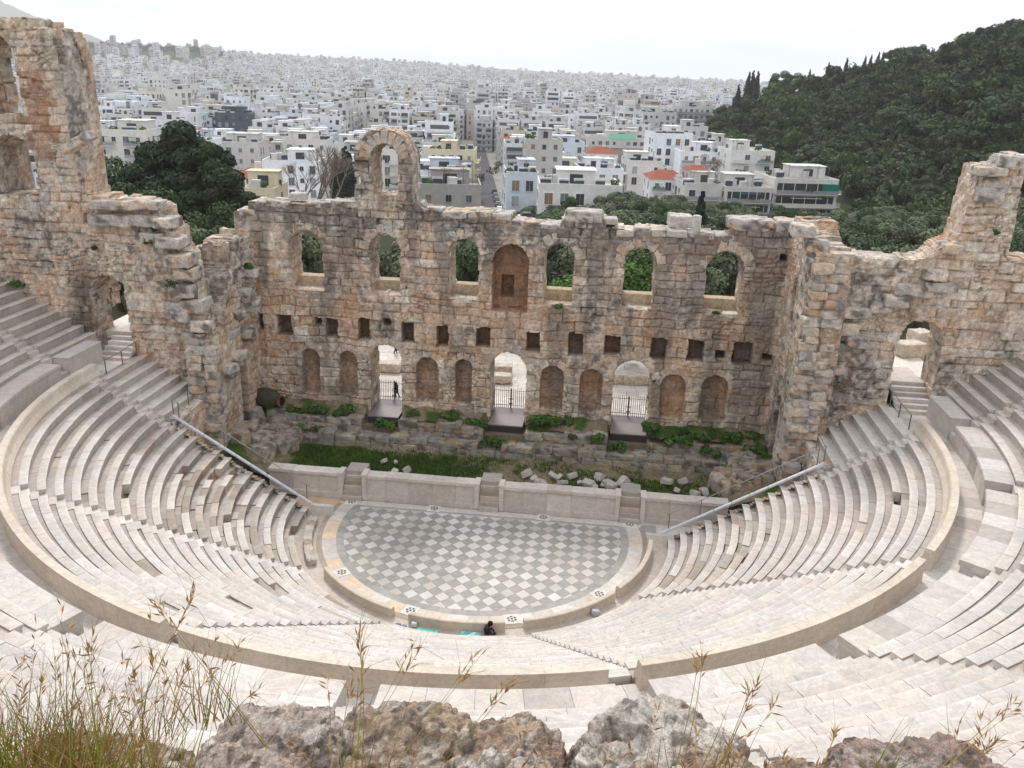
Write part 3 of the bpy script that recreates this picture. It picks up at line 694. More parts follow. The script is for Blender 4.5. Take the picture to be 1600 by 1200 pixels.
# ------------------------------------------------------------------ stage floor, foundations
A = Acc(); A.box((0, 6.7, -.4), (37, 12.6, .5), 0, srgb(118, 104, 84)); A.box((0, 11.4, 1.1), (34.6, 3.9, 2.0), 0, srgb(118, 108, 90)); o = A.build('buried_ground', M_EARTH); tag(o, kind='structure')
nx, ny = 150, 40; X, Y = np.meshgrid(np.linspace(-18.5, 18.6, nx), np.linspace(3.3, 11, ny), indexing='ij')
Pz = np.stack([X, Y, 0*X], -1); zz = .95+(fbm(Pz, .5, 5)-.5)*.35+(fbm(Pz, 2.5, 6)-.5)*.12-.15*sstep(12, 5, Y)+1.3*sstep(13.2, 17.5, np.abs(X))*(.5+fbm(Pz, .8, 9))
Pz[..., 2] = zz
gm = sstep(.44, .56, fbm(Pz, .35, 8, 4)+.12*(X < -3)*(X > -14)-.06*(X > -3))
C = np.array(srgb(132, 120, 98))*(1-gm[..., None])+gm[..., None]*np.array(srgb(70, 92, 38))
A = Acc(); id_ = np.arange(nx*ny).reshape(nx, ny); A.add(Pz.reshape(-1, 3), np.stack([id_[:-1, :-1], id_[1:, :-1], id_[1:, 1:], id_[:-1, 1:]], -1).reshape(-1, 4), C.reshape(-1, 3))
o = A.build('stage_ground', M_EARTH); tag(o, kind='structure')
# grass on it
A = Acc(); N_ = 52000; xs = RG.uniform(-15.5, 16, N_); ys = RG.uniform(3.5, 8.2, N_); Pq = np.stack([xs, ys, 0*xs], 1)
ok = (fbm(Pq, .35, 8, 4)+.12*(xs < -3)*(xs > -14)-.06*(xs > -3)) > .48+.1*RG.uniform(-1, 1, N_)
xs, ys = xs[ok], ys[ok]; Pq = np.stack([xs, ys, 0*xs], 1); z0 = .93+(fbm(Pq, .5, 5)-.5)*.35-.15*sstep(12, 5, ys)
k = len(xs); hgt = RG.uniform(.06, .22, k)*(.5+fbm(Pq, 1.2, 3)); a_ = RG.uniform(0, 6.28, k); w_ = RG.uniform(.02, .05, k)
dx, dy = np.cos(a_)*w_, np.sin(a_)*w_; lx, ly = RG.normal(0, .06, k), RG.normal(0, .06, k)
V = np.stack([np.stack([xs-dx, ys-dy, z0-.05], 1), np.stack([xs+dx, ys+dy, z0-.05], 1), np.stack([xs+dx*.5+lx, ys+dy*.5+ly, z0+hgt], 1), np.stack([xs-dx*.5+lx, ys-dy*.5+ly, z0+hgt], 1)], 1).reshape(-1, 3)
cg = np.array(srgb(84, 110, 44))*RG.uniform(.6, 1.25, (k, 1))*(.7+.6*fbm(Pq, .8, 4))[:, None]
A.add(V, np.arange(4*k).reshape(k, 4), np.repeat(cg, 4, 0)); o = A.build('grass', M_GRASS); tag(o, 'bright green grass covering the old stage floor', 'grass', kind='stuff')
# foundations: two tiers of grey blocks, broken at the doors
FG = dict(orange=.15, greyfn=lambda u, v: .12+0*u)
def tier(x0, x1, y0, y1, z0, z1, seed, label, nm='foundation_wall'):
    A = Acc(); y = y0; sd = seed
    x = x0; nb = 0
    zc = z0
    while zc < z1-.1:
        h = min(rg.uniform(.42, .62), z1-zc)
        if z1-zc-h < .2: h = z1-zc
        x = x0-rg.uniform(0, .2)
        while x < x1:
            w = min(rg.uniform(.8, 1.9), x1-x+.05); sd += 1
            top = zc+h >= z1-.01
            dz = rg.uniform(-.16, .05) if top else 0
            if top and rg.random() < .08: x += w; continue
            boulder(A, (x+w/2, (y0+y1)/2+rg.uniform(-.05, .05), zc+h/2+dz/2), (w*1.02, y1-y0, h*1.04+dz), (0, rg.uniform(-.02, .02), rg.uniform(-.03, .03)), sd, 6, .05, None, .93, .72, (.64, .65, .62))
            x += w
        zc += h
    o = A.build(nm, M_STONE); tag(o, label, 'foundation wall', 'grey foundation walls of the stage')
tier(-15.6, 15.2, 8.45, 9.5, .7, 1.75, 3000, 'long dark grey lower foundation wall across the back of the stage floor')
tier(-16.4, -9.9, 9.3, 10.2, 1.5, 2.75, 3200, 'grey upper foundation wall left of the left door')
tier(-7.1, -1.5, 9.3, 10.2, 1.5, 2.65, 3300, 'grey upper foundation wall between left and centre doors')
tier(1.6, 6.9, 9.3, 10.2, 1.5, 2.6, 3400, 'grey upper foundation wall between centre and right doors')
tier(9.9, 16.6, 9.3, 10.2, 1.5, 2.5, 3500, 'grey upper foundation wall right of the right door')
for (x0, x1, sd) in ((-17.3, -9.8, 1), (-7.2, -1.4, 2), (1.5, 6.9, 3), (9.8, 17.3, 4)):
    A = Acc(); nx_ = int((x1-x0)/.12); X, Y = np.meshgrid(np.linspace(x0, x1, nx_), np.linspace(9.6, 11.6, 16), indexing='ij'); P_ = np.stack([X, Y, 0*X], -1)
    P_[..., 2] = 2.55+.55*sstep(9.8, 10.9, Y)+(fbm(P_, 1.4, sd)-.5)*.5
    gm = sstep(.42, .55, fbm(P_, .8, 20+sd, 3)); C = np.array(srgb(132, 118, 98))*(1-gm[..., None])+gm[..., None]*np.array(srgb(72, 90, 42))
    id_ = np.arange(nx_*16).reshape(nx_, 16); A.add(P_.reshape(-1, 3), np.stack([id_[:-1, :-1], id_[1:, :-1], id_[1:, 1:], id_[:-1, 1:]], -1).reshape(-1, 4), C.reshape(-1, 3))
    o = A.build('ledge_ground', M_EARTH); tag(o, kind='structure')
# ruin masses at both ends of the stage
for sgn, nm in ((-1, 'left'), (1, 'right')):
    A = Acc(); r_ = random.Random(60+sgn)
    for i in range(26):
        x = sgn*r_.uniform(14.2, 17.4); y = r_.uniform(5.2, 9.4); zt = 1.2+1.5*(abs(x)-14)/3.4*r_.uniform(.4, 1.)
        boulder(A, (x, y, zt*.5+.3), (r_.uniform(.8, 1.9), r_.uniform(.7, 1.4), zt+.3), (r_.uniform(-.1, .1), r_.uniform(-.12, .12), r_.uniform(-.5, .5)), 500+i+sgn*50, 6, .11, None, .75, .8, (.72, .70, .66))
    o = A.build('ruined_foundation', M_STONE); tag(o, 'tumbled mass of dark ruined foundations at the %s end of the stage' % nm, 'ruin', 'tumbled foundations at the stage ends')
# plants on ledges
def plant(name, x, y, z, r, h, n, lab, col=G_SHRUB, grp='green plants growing on the ruins', size=.07):
    A = Acc(); rr = np.random.RandomState(int(abs(x*100+y*10+z)) % 9999)
    k = 7; cs = np.stack([x+rr.uniform(-r, r, k), y+rr.uniform(-r*.5, r*.5, k), z+rr.uniform(.1, .9, k)*h], 1)
    leaves(A, cs, np.full(k, min(r, .45)*.75), n, size, col, rr, .3, .7, .4)
    for c in cs: A.tube([[c[0], c[1], z-.1], c], .012, 4, srgb(70, 74, 44))
    o = A.build(name, M_GRASS); tag(o, lab, 'plant', grp)
PL = [(430, 636, 10.2, 1.2, .55, 'beside the old clay jar'), (470, 642, 10.1, 1.1, .45, 'right of the old clay jar'), (515, 640, 10.2, 1.3, .5, 'on the ledge under the second niche from the left'), (400, 668, 9.3, 1., .4, 'above the white boulder'), (440, 665, 9.3, 1.3, .4, 'on the left lower ledge'), (485, 668, 9.3, 1., .35, 'on the lower ledge left of the stage'), (545, 640, 10.2, .6, .4, 'left of the left door'),
      (603, 662, 9.6, .8, .3, 'just below the left door step'), (645, 647, 10.3, .4, .35, 'right of the left door'), (700, 650, 10.2, .7, .35, 'on the ledge under the third niche pair'), (745, 664, 9.7, .6, .4, 'left of the centre door'), (775, 690, 9., .8, .25, 'below the centre door step'), (835, 660, 9.9, .6, .7, 'right of the centre door'), (855, 655, 10.3, .6, .4, 'right of the centre door under a niche'), (884, 660, 10.3, .6, .45, 'midway between centre and right doors'), (920, 680, 9.6, 1.1, .4, 'spilling over the ledge left of the right door'), (962, 697, 9.2, .5, .3, 'below the right door step'),
      (1030, 672, 9.9, 1.0, .6, 'right of the right door'), (1050, 690, 9.5, 1.1, .6, 'hanging below the ledge right of the right door'), (1085, 680, 10., .9, .5, 'under the eighth niche'), (1130, 682, 10.2, 1., .5, 'left of the right corner'), (1165, 690, 10., 1., .6, 'in the right corner of the stage wall'), (1185, 705, 9.4, .8, .5, 'low in the right corner'), (1110, 705, 9., .6, .35, 'on the lower wall at the right'), (1195, 728, 8.2, .7, .4, 'at the foot of the right return wall'), (370, 690, 7., .7, .3, 'left of the white boulder')]
for (px, py, y, r, h, lb) in PL:
    P = onY(px, py, y); plant('green_plant', P[0], y, P[2]-.15, r, h, int(700*r*1.2), 'bright green leafy plant '+lb)
# marble fragments
A = None; r_ = random.Random(5)
frag = [(822+i*9.5+r_.uniform(-4, 4), 738+(i % 4)*6+i*.85+r_.uniform(-3, 3)) for i in range(20)]+[(1040, 748), (1042, 752), (1067, 752), (1058, 766), (1100, 768), (1086, 772), (618, 722), (636, 734), (600, 720), (615, 740)]
for i, (px, py) in enumerate(frag):
    P = onZ(px, py, 1.1); A = Acc(); s = r_.uniform(.28, .75)
    boulder(A, P, (s*r_.uniform(.8, 1.5), s*.7, s*r_.uniform(.45, .9)), (r_.uniform(-.5, .5), r_.uniform(-.6, .6), r_.uniform(0, 3)), 700+i, 4, .12, MAR[i % 4]*.92, .85)
    o = A.build('marble_fragment', M_MARBLE)
    tag(o, 'broken pale marble block in the heap behind the stage front' if i < 20 else ('pale marble slab lying in the grass at the right of the stage floor' if i < 26 else 'pale marble slab lying in the grass at the left of the stage floor'), 'stone block', 'marble blocks in the heap' if i < 20 else ('slabs in the grass on the right' if i < 26 else 'slabs in the grass on the left'))
A = Acc(); P = onY(388, 682, 7.6); boulder(A, P, (1.3, .9, .85), (.2, .3, .4), 41, 8, .08, MAR[1]*1.0, .35); o = A.build('white_boulder', M_MARBLE); tag(o, 'rounded white boulder at the foot of the left return wall', 'boulder')
A = Acc(); P = onY(366, 693, 6.2); boulder(A, P, (2.2, 1.3, .9), (.1, .1, .3), 42, 9, .14, None, .5, .9); o = A.build('grey_boulder', M_STONE); tag(o, 'large grey lichened boulder below the white boulder', 'boulder')
# old clay jar
T = thing('clay_jar', 'big dark storage jar lying on its side in the left corner of the stage', 'jar', tuple(onY(425, 622, 10.0)))
P = onY(418, 622, 10.0); A = Acc(); pts = []; rs = []
for t, r in ((-.95, .1), (-.9, .38), (-.7, .58), (-.3, .72), (.1, .72), (.5, .62), (.8, .45), (.95, .36), (1.08, .38)): pts.append(P+np.array([t, -.35*t, 0.])); rs.append(r)
A.tube(pts, rs, 20, srgb(84, 78, 66)); A.build('body', M_STONE, T, True)
A = Acc(); A.tube([P+np.array([1.07, -.375, 0]), P+np.array([1.12, -.40, 0])], [.31, .31], 20, srgb(30, 24, 20)); A.tube([P+np.array([1.04, -.37, 0]), P+np.array([1.14, -.405, 0])], [.42, .42], 20, srgb(120, 92, 68)); A.build('rim', M_STONE, T)
A = Acc(); A.tube([P+np.array([1.141, -.405, 0]), P+np.array([1.148, -.408, 0])], [.32, .32], 20, srgb(34, 27, 22)); A.build('mouth', M_STONE, T)
# ------------------------------------------------------------------ the great stage wall
WIN = [(-14.92, -12.62), (-9.42, -7.38), (-4.12, -2.17), (2.08, 4.02), (7.2, 9.2), (12.43, 14.71)]
NIC = [(-14.46, -13.2, 6.85), (-11.73, -10.55, 6.86), (-6.36, -4.83, 6.76), (-3.67, -2.52, 6.8), (2.21, 3.73, 6.75), (4.84, 6.36, 6.68), (10.26, 11.86, 6.72), (12.92, 14.61, 6.81)]
DOOR = [(-9.6, -7.38), (-1.24, 1.22), (7.05, 9.55)]
HOLE = [(-17.41, -17.02, 8.1, 9.1), (-16.0, -15.05, 7.7, 9.14), (-13.3, -12.95, 8.6, 9.1), (-12.6, -11.8, 7.77, 9.1), (-10.3, -9.6, 7.8, 9.22), (-7.31, -6.53, 7.75, 9.1), (-4.95, -4.2, 7.6, 9.06), (-2.26, -1.32, 7.78, 9.1), (1.18, 2.0, 7.64, 9.0), (3.94, 4.87, 7.56, 9.1), (6.3, 7.31, 7.77, 9.07), (9.35, 10.38, 7.66, 9.09), (11.78, 12.75, 7.73, 9.12), (13.55, 14.15, 8.0, 8.5), (14.69, 15.84, 7.64, 9.13), (16.55, 17.17, 8.12, 8.5), (-8.6, -8.1, 8.9, 9.3), (16.8, 17.2, 14.6, 15.)]
X0, Z0 = -18.55, 1.5
topf = profile([(-19, 16.15), (-17.6, 16.15), (-17.5, 16.75), (-15, 16.8), (-12.6, 16.75), (-10.2, 17.0), (-6, 17.0), (-5.9, 16.75), (-.3, 16.6), (-.1, 16.15), (3.0, 16.05), (3.1, 16.6), (5.8, 16.65), (5.9, 16.1), (11.6, 16.02), (13.9, 16.1), (14.05, 16.85), (17.8, 16.85)], 3, .8, .16)
def jag(x, z, s=1.): return (.10*s*(fbm(np.stack([x, z], -1), 1.8, 91, 3)-.5)*2)
def keep_main(u, v):
    x, z = u+X0, v+Z0; xj = x+jag(x, z); zj = z+jag(z, x)
    k = z < topf(x)
    # free standing arch on the wall top
    ro = 2.12+.12*(vnoise(np.stack([x, z], -1), 1.5, 4)-.5)*2
    body = ((x > -10.3) & (x < -6.55) & (z < 19.7) & (z > 16)) | (((x+8.42)**2+(z-19.65)**2 < (ro-.22)**2) & (z >= 19.6))
    body &= ~((x < -9.9) & (z < 18.6) & (z > 18.1))
    k |= body
    k &= ~arch(xj, zj, -9.1, -7.45, 17.55, 20.75)
    for a, b in WIN: k &= ~arch(xj, zj, a, b, 11.0, 15.0)
    for a, b in DOOR: k &= ~arch(xj, zj, a, b, 0, 7.5)
    return k
def niche_main(u, v):
    x, z = u+X0, v+Z0; xj = x+jag(x, z, .5); zj = z+jag(z, x, .5); d = 0*x
    for a, b, t in NIC: d = np.where(arch(xj, zj, a, b, 3.6, t), .62, d)
    d = np.where(arch(xj, zj, -1.24, 1.08, 10.35, 14.75), 1.35, d)
    d = np.where((x > -.78) & (x < .02) & (z > 10.9) & (z < 12.5) & (d > 1), 2.3, d)
    d = np.where((x > -1.2) & (x < 1.05) & (z > 10.35) & (z < 11.05) & (d > 1), .95, d)
    xj = x+jag(x, z, 1.2); zj = z+jag(z, x, 1.2)
    for a, b, c, e in HOLE: d = np.where((xj > a) & (xj < b) & (zj > c) & (zj < e), .85, d)
    # broken arches above the niches, shallow setback of the doors
    return d
def grey_main(u, v):
    z = v+Z0; return .20*sstep(12.5, 16.5, z)-.10*sstep(12, 8, z)+.09*sstep(4, -6, np.abs(u+X0-9)*1.)*sstep(6, 9, z)
def stain_shade_main(u, v, C, B):
    x, z = u+X0, v+Z0
    o = sstep(.38, .62, fbm(B, .55, 301, 4)+.16*np.exp(-((z-9.8)/1.8)**2)-.10)[..., None]*.34       # rusty band over the small holes
    C = C*(1-o)+o*ORNG*(.75+.5*fbm(B, 3., 302, 3))[..., None]
    b = (sstep(1.2, .2, np.abs(x-16.6))*sstep(8, 4, z)*.35)[..., None]; C = C*(1-b)+b*BROWN*1.1
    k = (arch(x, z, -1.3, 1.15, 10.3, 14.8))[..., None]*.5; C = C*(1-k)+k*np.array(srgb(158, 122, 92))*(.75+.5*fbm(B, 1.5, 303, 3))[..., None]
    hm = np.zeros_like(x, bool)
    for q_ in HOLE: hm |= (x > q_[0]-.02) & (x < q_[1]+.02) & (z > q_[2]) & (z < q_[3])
    C = np.where(hm[..., None], C*.42, C)  # painted shade: stone colour darkened inside the small holes
    s = sstep(.55, .7, fbm(B*np.array([1, 1, .16]), .9, 305, 4)+.09*sstep(12.5, 16, z)+.07*(x > 5))[..., None]*.62; C = C*(1-s)+s*GREY2*1.15
    return C
T_WALL = thing('stage_wall', 'towering ruined honey coloured stage wall with arched windows above three arched doors', 'ruined wall', (0, 11, 2))
A = Acc()
masonry(A, (X0, 10.9, Z0), (1, 0, 0), 17.65-X0, 20.4, (0, -1, 0), 2.4, keep_main, niche_main, .062, 21, ch=.57, bw=1.15, orange=.52, greyfn=grey_main, stain_shade_fn=stain_shade_main)
A.build('wall_masonry', M_STONE, T_WALL, False)
for i, (a, b) in enumerate(WIN):
    A = Acc(); A.box(((a+b)/2, 12.75, 11.3), (b-a+.3, .9, .74), 0, np.array(srgb(200, 182, 158))); boulder(A, ((a+b)/2, 11.9, 10.86), (b-a+.2, 1.9, .3), (0, 0, 0), 60+i, 6, .04, None, .95, .1); A.build('window_sill', M_STONE, T_WALL)
# voussoirs round the openings
def voussoirs(A, c, r, zc, y, n, seed, wdt=.55, a0=0., a1=math.pi):
    r_ = random.Random(seed)
    for i in range(n):
        a = a0+(a1-a0)*(i+.5)/n; w = wdt*r_.uniform(.8, 1.2)
        boulder(A, (c+(r+w/2)*math.cos(a), y+r_.uniform(-.03, .05), zc+(r+w/2)*math.sin(a)), (w, .5, (a1-a0)*(r+w/2)/n*.97), (0, -a, 0), seed*31+i, 4, .05, None, .93, .35)
A = Acc()
for i, (a, b, t) in enumerate(NIC): voussoirs(A, (a+b)/2, (b-a)/2+.03, t-(b-a)/2, 11.13, 5+i % 2, 100+i, .42)
for i, (a, b) in enumerate(DOOR): voussoirs(A, (a+b)/2, (b-a)/2+.05, 7.5-(b-a)/2, 11.1, 9, 120+i, .5)
for i, (a, b) in enumerate(WIN): voussoirs(A, (a+b)/2, (b-a)/2+.05, 15.0-(b-a)/2, 11.14, 8, 140+i, .6)
voussoirs(A, -8.28, .9, 19.85, 11.0, 9, 160, .75); voussoirs(A, -8.28, .9, 19.85, 11.6, 9, 161, .8)
A.build('arch_stones', M_STONE, T_WALL)
A = Acc(); r_ = random.Random(9)
x = -18.2
while x < 17:                                            # loose coping stones that give the wall top its ragged edge
    w = r_.uniform(.7, 1.7)
    if not (-10.4 < x+w/2 < -6):
        boulder(A, (x+w/2, 11.3+r_.uniform(0, .3), float(topf(np.array([x+w/2]))[0])-.12), (w, 1.1, .42), (0, 0, r_.uniform(-.06, .06)), int(x*13)+900, 5, .08, None, .85, .95)
        if r_.random() < .8: boulder(A, (x+w/2, 12.5, float(topf(np.array([x+w/2]))[0])-.2+r_.uniform(-.1, .1)), (w*1.1, 1.4, .4), (0, 0, r_.uniform(-.1, .1)), int(x*17)+950, 5, .09, None, .8, .95)
    x += w
for (px, py, w) in ((1170, 352, 2.6), (912, 348, 2.4), (1232, 356, 1.6)):
    P = onY(px, py, 11.3); boulder(A, (P[0], 11.8, 16.75), (w, 1.9, .7), (0, 0, 0), int(px), 8, .07, None, .9, .9)
A.build('coping_stone', M_STONE, T_WALL)
for (px, py, y, s, rt, nm, lb, ct) in ((1062, 344, 12.2, (1.5, 1., .75), (.1, .05, .2), 'loose_block', 'rough pale boulder on top of the stage wall, left of the upright post', 'stone block'), (1088, 352, 11.2, (.48, .48, 1.25), (0, 0, .2), 'upright_post', 'small upright pale marble post on top of the stage wall', 'marble post'),
      (467, 306, 11.5, (1.1, .8, .45), (0, 0, .1), 'loose_block', 'single squared white block on the wall top left of the free standing arch', 'stone block'), (1190, 346, 11.8, (.8, .6, .4), (0, 0, .1), 'loose_block', 'small pale block on the right end of the wall top', 'stone block')):
    P = onY(px, py, y); A = Acc(); boulder(A, P, s, rt, int(px), 7, .06, MAR[1]*.86, .9); o = A.build(nm, M_STONE); tag(o, lb, ct)

# ------------------------------------------------------------------ return walls
for sgn, nm in ((1, 'right'), (-1, 'left')):
    if sgn > 0:
        tf = profile([(0, 16.85), (2.2, 16.7), (3, 16.2), (4.6, 15.9), (6.8, 16.0)], 14, .6, .3)
        kf = lambda u, v: (v-.3 < tf(u))
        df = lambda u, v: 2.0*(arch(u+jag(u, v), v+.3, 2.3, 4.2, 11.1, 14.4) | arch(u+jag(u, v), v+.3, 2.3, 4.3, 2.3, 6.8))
    else:
        tf = profile([(0, 14.2), (3.0, 13.8), (3.3, 12.6), (4.1, 12.2), (4.3, 10.8), (5.2, 10.4), (5.4, 9.2), (6.4, 8.1)], 15, .6, .3)
        kf = lambda u, v: (v-.3 < tf(u))
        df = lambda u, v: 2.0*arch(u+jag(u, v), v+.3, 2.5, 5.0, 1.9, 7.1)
    A = Acc(); masonry(A, (sgn*17.35, 11.0, -.3+.6), (0, -1, 0), 6.6, 17.2, (-sgn, 0, 0), 2.1, kf, df, .085, 33+sgn, ch=.5, bw=.9, orange=.7 if sgn > 0 else .5, greyfn=lambda u, v: .15*sstep(11, 16, v), stain_shade_fn=lambda u, v, C, B: np.where((df(u, v) > 0)[..., None], C*.22, C))  # arch recesses get their deep shade painted into the stone colour
    # broken front end with separate stones
    r_ = random.Random(70+sgn); z = .8
    while z < (15.6 if sgn > 0 else 8.6):
        h = r_.uniform(.42, .62)
        for j in range(2):
            w = r_.uniform(.7, 1.2); boulder(A, (sgn*(17.75+j*.85+r_.uniform(-.1, .15)), 4.55+r_.uniform(-.35, .15), z+h/2), (w, r_.uniform(.7, 1.2), h), (0, r_.uniform(-.05, .05), r_.uniform(-.12, .12)), int(z*50)+j+sgn*7, 5, .09, None, .85, .65)
        z += h*.97
    o = A.build('return_wall', M_STONE); tag(o, 'ruined side wall joining the stage wall to the %s wing, with an arched side door' % nm, 'ruined wall')
# ledges of grey blocks with plants, stepping down the left return
A = Acc(); r_ = random.Random(81)
for (px, py, y, w) in ((352, 392, 9.5, 1.3), (378, 395, 9.9, 1.1), (365, 428, 8.9, 1.6), (392, 425, 9.6, 1.), (352, 470, 8.1, 1.5), (378, 455, 8.6, 1.3), (340, 500, 7.2, 1.6), (366, 490, 7.8, 1.4), (330, 530, 6.4, 1.5), (352, 520, 6.8, 1.4), (338, 560, 5.6, 1.6), (355, 575, 5.2, 1.2), (385, 520, 8.4, 1.1), (395, 470, 9.4, 1.), (372, 555, 6.6, .9)):
    P = onY(px, py, y)
    for j in range(2): boulder(A, P+np.array([-.2*j, .3*j, -.45*j]), (w*r_.uniform(.8, 1.1), 1.1, .55), (0, r_.uniform(-.05, .05), r_.uniform(-.2, .2)), px*3+j, 6, .11, None, .8, .9)
o = A.build('buttress_stones', M_STONE); tag(o, 'stepped grey ledge stones climbing the broken left return wall', 'ruined wall')
A = Acc(); kf = lambda u, v: v < 5.6+.9*sstep(0, 3.2, u)+.5*(fbm(np.stack([u, v*0], -1), 2, 5, 3)-.5)
masonry(A, (-21.4, 7.6, 8.), (1, 0, 0), 3.7, 7, (0, -1, 0), 3.2, kf, None, .085, 44, ch=.22, bw=.3, orange=.2, rubfn=lambda u, v: 1.+0*u, stain_shade_fn=lambda u, v, C, B: C*.5+.5*np.array(srgb(176, 152, 138))*(.7+.5*vnoise(B, 3.2, 8))[..., None])
o = A.build('rubble_wall', M_STONE); tag(o, 'pinkish rubble wall between the left wing and the stage wall, under the small railing', 'ruined wall')
for j, (px, py, y, r, h, n, lb) in enumerate(((362, 412, 9.3, .5, .4, 500, 'highest on the left return wall'), (385, 418, 9.5, .4, .3, 350, 'high on the left return beside the stage wall'), (345, 478, 7.9, .6, .35, 500, 'on the middle ledge of the left return'), (335, 508, 7., .5, .35, 450, 'below the middle ledge of the left return'), (322, 540, 5.4, .35, .5, 350, 'hanging low on the left return'), (148, 387, 4.7, .15, .2, 90, 'small, above the left wing door'), (231, 377, 4.6, .2, .3, 150, 'on the grey upper part of the left wing'), (239, 358, 4.6, .15, .2, 90, 'under the top of the left wing'), (268, 445, 4.5, .25, .4, 200, 'on the corner of the left wing'), (1265, 663, 4.3, .6, .7, 450, 'dark, low on the right pier'), (1312, 610, 4.6, .5, .6, 200, 'dry and grey on the right wing wall'), (28, 445, 4.6, .35, .3, 200, 'where the upper left seats meet the wall'), (870, 478, 10.6, .25, .2, 120, 'on the sill right of the central niche'), (1120, 487, 10.9, .2, .15, 80, 'on the sill of the rightmost window'), (1555, 362, 4.5, .15, .2, 80, 'on the right tower'), (592, 316, 11.4, .6, .25, 250, 'under the free standing arch'))):
    P = onY(px, py, y); plant('wall_plant', P[0], y, P[2]-.1, r, h, n, 'green plant '+lb, G_SHRUB*(.55 if 'dark' in lb or 'wing' in lb else .9) if 'dry' not in lb else np.array(srgb(120, 116, 96)), 'plants rooted in the walls', .055)
T = thing('small_railing', 'small rusty pipe railing on top of the rubble wall at the left', 'railing', tuple(onY(330, 395, 8.4)))
for px, py in ((297, 400), (351, 383)):
    P = onY(px, py, 8.4); B = Acc(); B.tube([P-(0, 0, .4), P+(0, 0, .55)], .035, 5, srgb(170, 160, 150)); B.build('post', M_METAL, T)
B = Acc(); B.tube([onY(288, 391, 8.4), onY(306, 386, 8.4)], .03, 5, srgb(188, 180, 172)); B.build('rail', M_METAL, T)
B = Acc(); B.tube([onY(316, 385, 8.4), onY(346, 373, 8.4), onY(352, 378, 8.4)], .035, 5, srgb(130, 108, 92)); B.build('rail', M_METAL, T)

# ------------------------------------------------------------------ wing walls
def from_px(L, y): return [(float(onY(a, b, y)[0]), float(onY(a, b, y)[2])) for a, b in L]
LP = [(-46, 27.6)]+sorted(from_px([(-60, 22), (0, 27), (40, 30), (44, 42), (72, 46)], 5))+[(-25.62, 25.4), (-25.6, 17.7), (-25.2, 17.5)]+from_px([(205, 314), (237, 322)], 5)+[(-20.6, 16.9), (-20.5, 16.2), (-19.9, 15.6), (-19.8, 14.6), (-19.3, 14.0), (-19.2, 13.0), (-18.7, 12.4), (-18.6, 11.2), (-18., 10.6), (-17.9, 9.6), (-17.3, 9.0)]
ltop = profile(LP, 51, .7, .16)
def kl(u, v):
    x, z = u-43., v-0.; xj, zj = x+jag(x, z), z+jag(z, x)
    k = z < ltop(x)
    return k & ~arch(xj, zj, -25.75, -23.25, 7.0, 12.75) & ~arch(xj, zj, -30.7, -28.0, 17.3, 20.9) & ~arch(xj, zj, -30.9, -28.25, 21.95, 26.4) & ~arch(xj, zj, -36.5, -33.5, 21.95, 26.4) & ~arch(xj, zj, -36.5, -33.5, 17.3, 20.9)
def sl(u, v, C, B):
    x, z = u-43., v
    s = (sstep(1.6, .2, np.abs(x+26.2-.12*(z-10)))*sstep(7.8, 9, z)*sstep(14.2, 12, z)*sstep(.3, .6, fbm(B, .9, 401, 3)+.1))[..., None]*.72
    C = C*(1-s)+s*SOOT
    q = np.round(fbm(B, 1.1, 402, 2)*6)/6
    b = ((x > -28.2+.5*np.sin(np.floor(z/.5)*2.3)) & (x < -26.4+.45*np.sin(np.floor(z/.5)*1.7)) & (z > 19.4) & (z < 24.4))[..., None]*.6
    C = C*(1-b)+b*np.array(srgb(150, 104, 76))*(.7+.5*vnoise(B, 3.5, 9))[..., None]
    w = ((x > -26.4+.4*np.sin(np.floor(z/.5)*1.7)) & (z > 17.9))[..., None]*.55
    return C*(1-w)+w*np.array(srgb(204, 196, 180))*(.85+.2*vnoise(B, 1.3, 3))[..., None]
GL = lambda u, v: .26*sstep(19, 22, u)*sstep(11.5, 14, v)-.05+.1*sstep(24, 26, v)
A = Acc(); masonry(A, (-43, 5, 0), (1, 0, 0), 25.7, 28., (0, -1, 0), 2.3, kl, None, .085, 61, ch=.52, bw=.95, orange=.66, greyfn=GL, stain_shade_fn=sl, rubfn=lambda u, v: .6*sstep(14.5, 11.5, v)*sstep(.4, .6, fbm(np.stack([u, v], -1), .35, 12)))
r_ = random.Random(15)
for (px, py, w, h) in ((180, 320, 3.2, .55), (222, 322, 2.0, .5), (175, 345, 2.6, .8), (215, 345, 2.4, .8), (250, 350, 1.3, .7), (240, 372, 1.6, .6), (262, 380, 1.4, .7), (275, 408, 1.6, .9), (285, 430, 1.4, .8), (290, 455, 1.7, .9), (300, 480, 1.6, .9), (285, 495, 1.3, .8), (310, 510, 1.3, .8), (300, 530, 1.6, .8), (318, 560, 1.2, .8), (318, 590, 1.5, .9), (325, 620, 1.4, .9), (318, 650, 1.3, .9), (335, 600, 1., .8), (262, 450, 1.3, .6), (270, 480, 1.2, .6), (330, 650, 1.1, .9), (332, 675, 1.2, .8), (312, 675, 1.2, .8)):
    P = onY(px, py, 4.6); boulder(A, (P[0]+r_.uniform(-.3, .15), 5.38+r_.uniform(-.2, .12), P[2]), (w*r_.uniform(.8, 1.15), 1.7, h*.92), (0, r_.uniform(-.04, .04), r_.uniform(-.06, .06)), px+py, 7, .06, None, .93, .95)
masonry(A, (-43, 7.3, 10), (1, 0, 0), 18.7, 18., (0, -1, 0), 1.2, lambda u, v: kl(u, v+10) & (u < 17.45), None, .14, 62, ch=.52, bw=.95, orange=.66)
P = onY(112, 226, 4.2)
for k in range(4): boulder(A, (P[0]-.55+k*.42, 4.75, P[2]-.28+k*.24), (.6, 1.0, .5), (0, -.5, 0), 777+k, 5, .06, None, .9, .6)
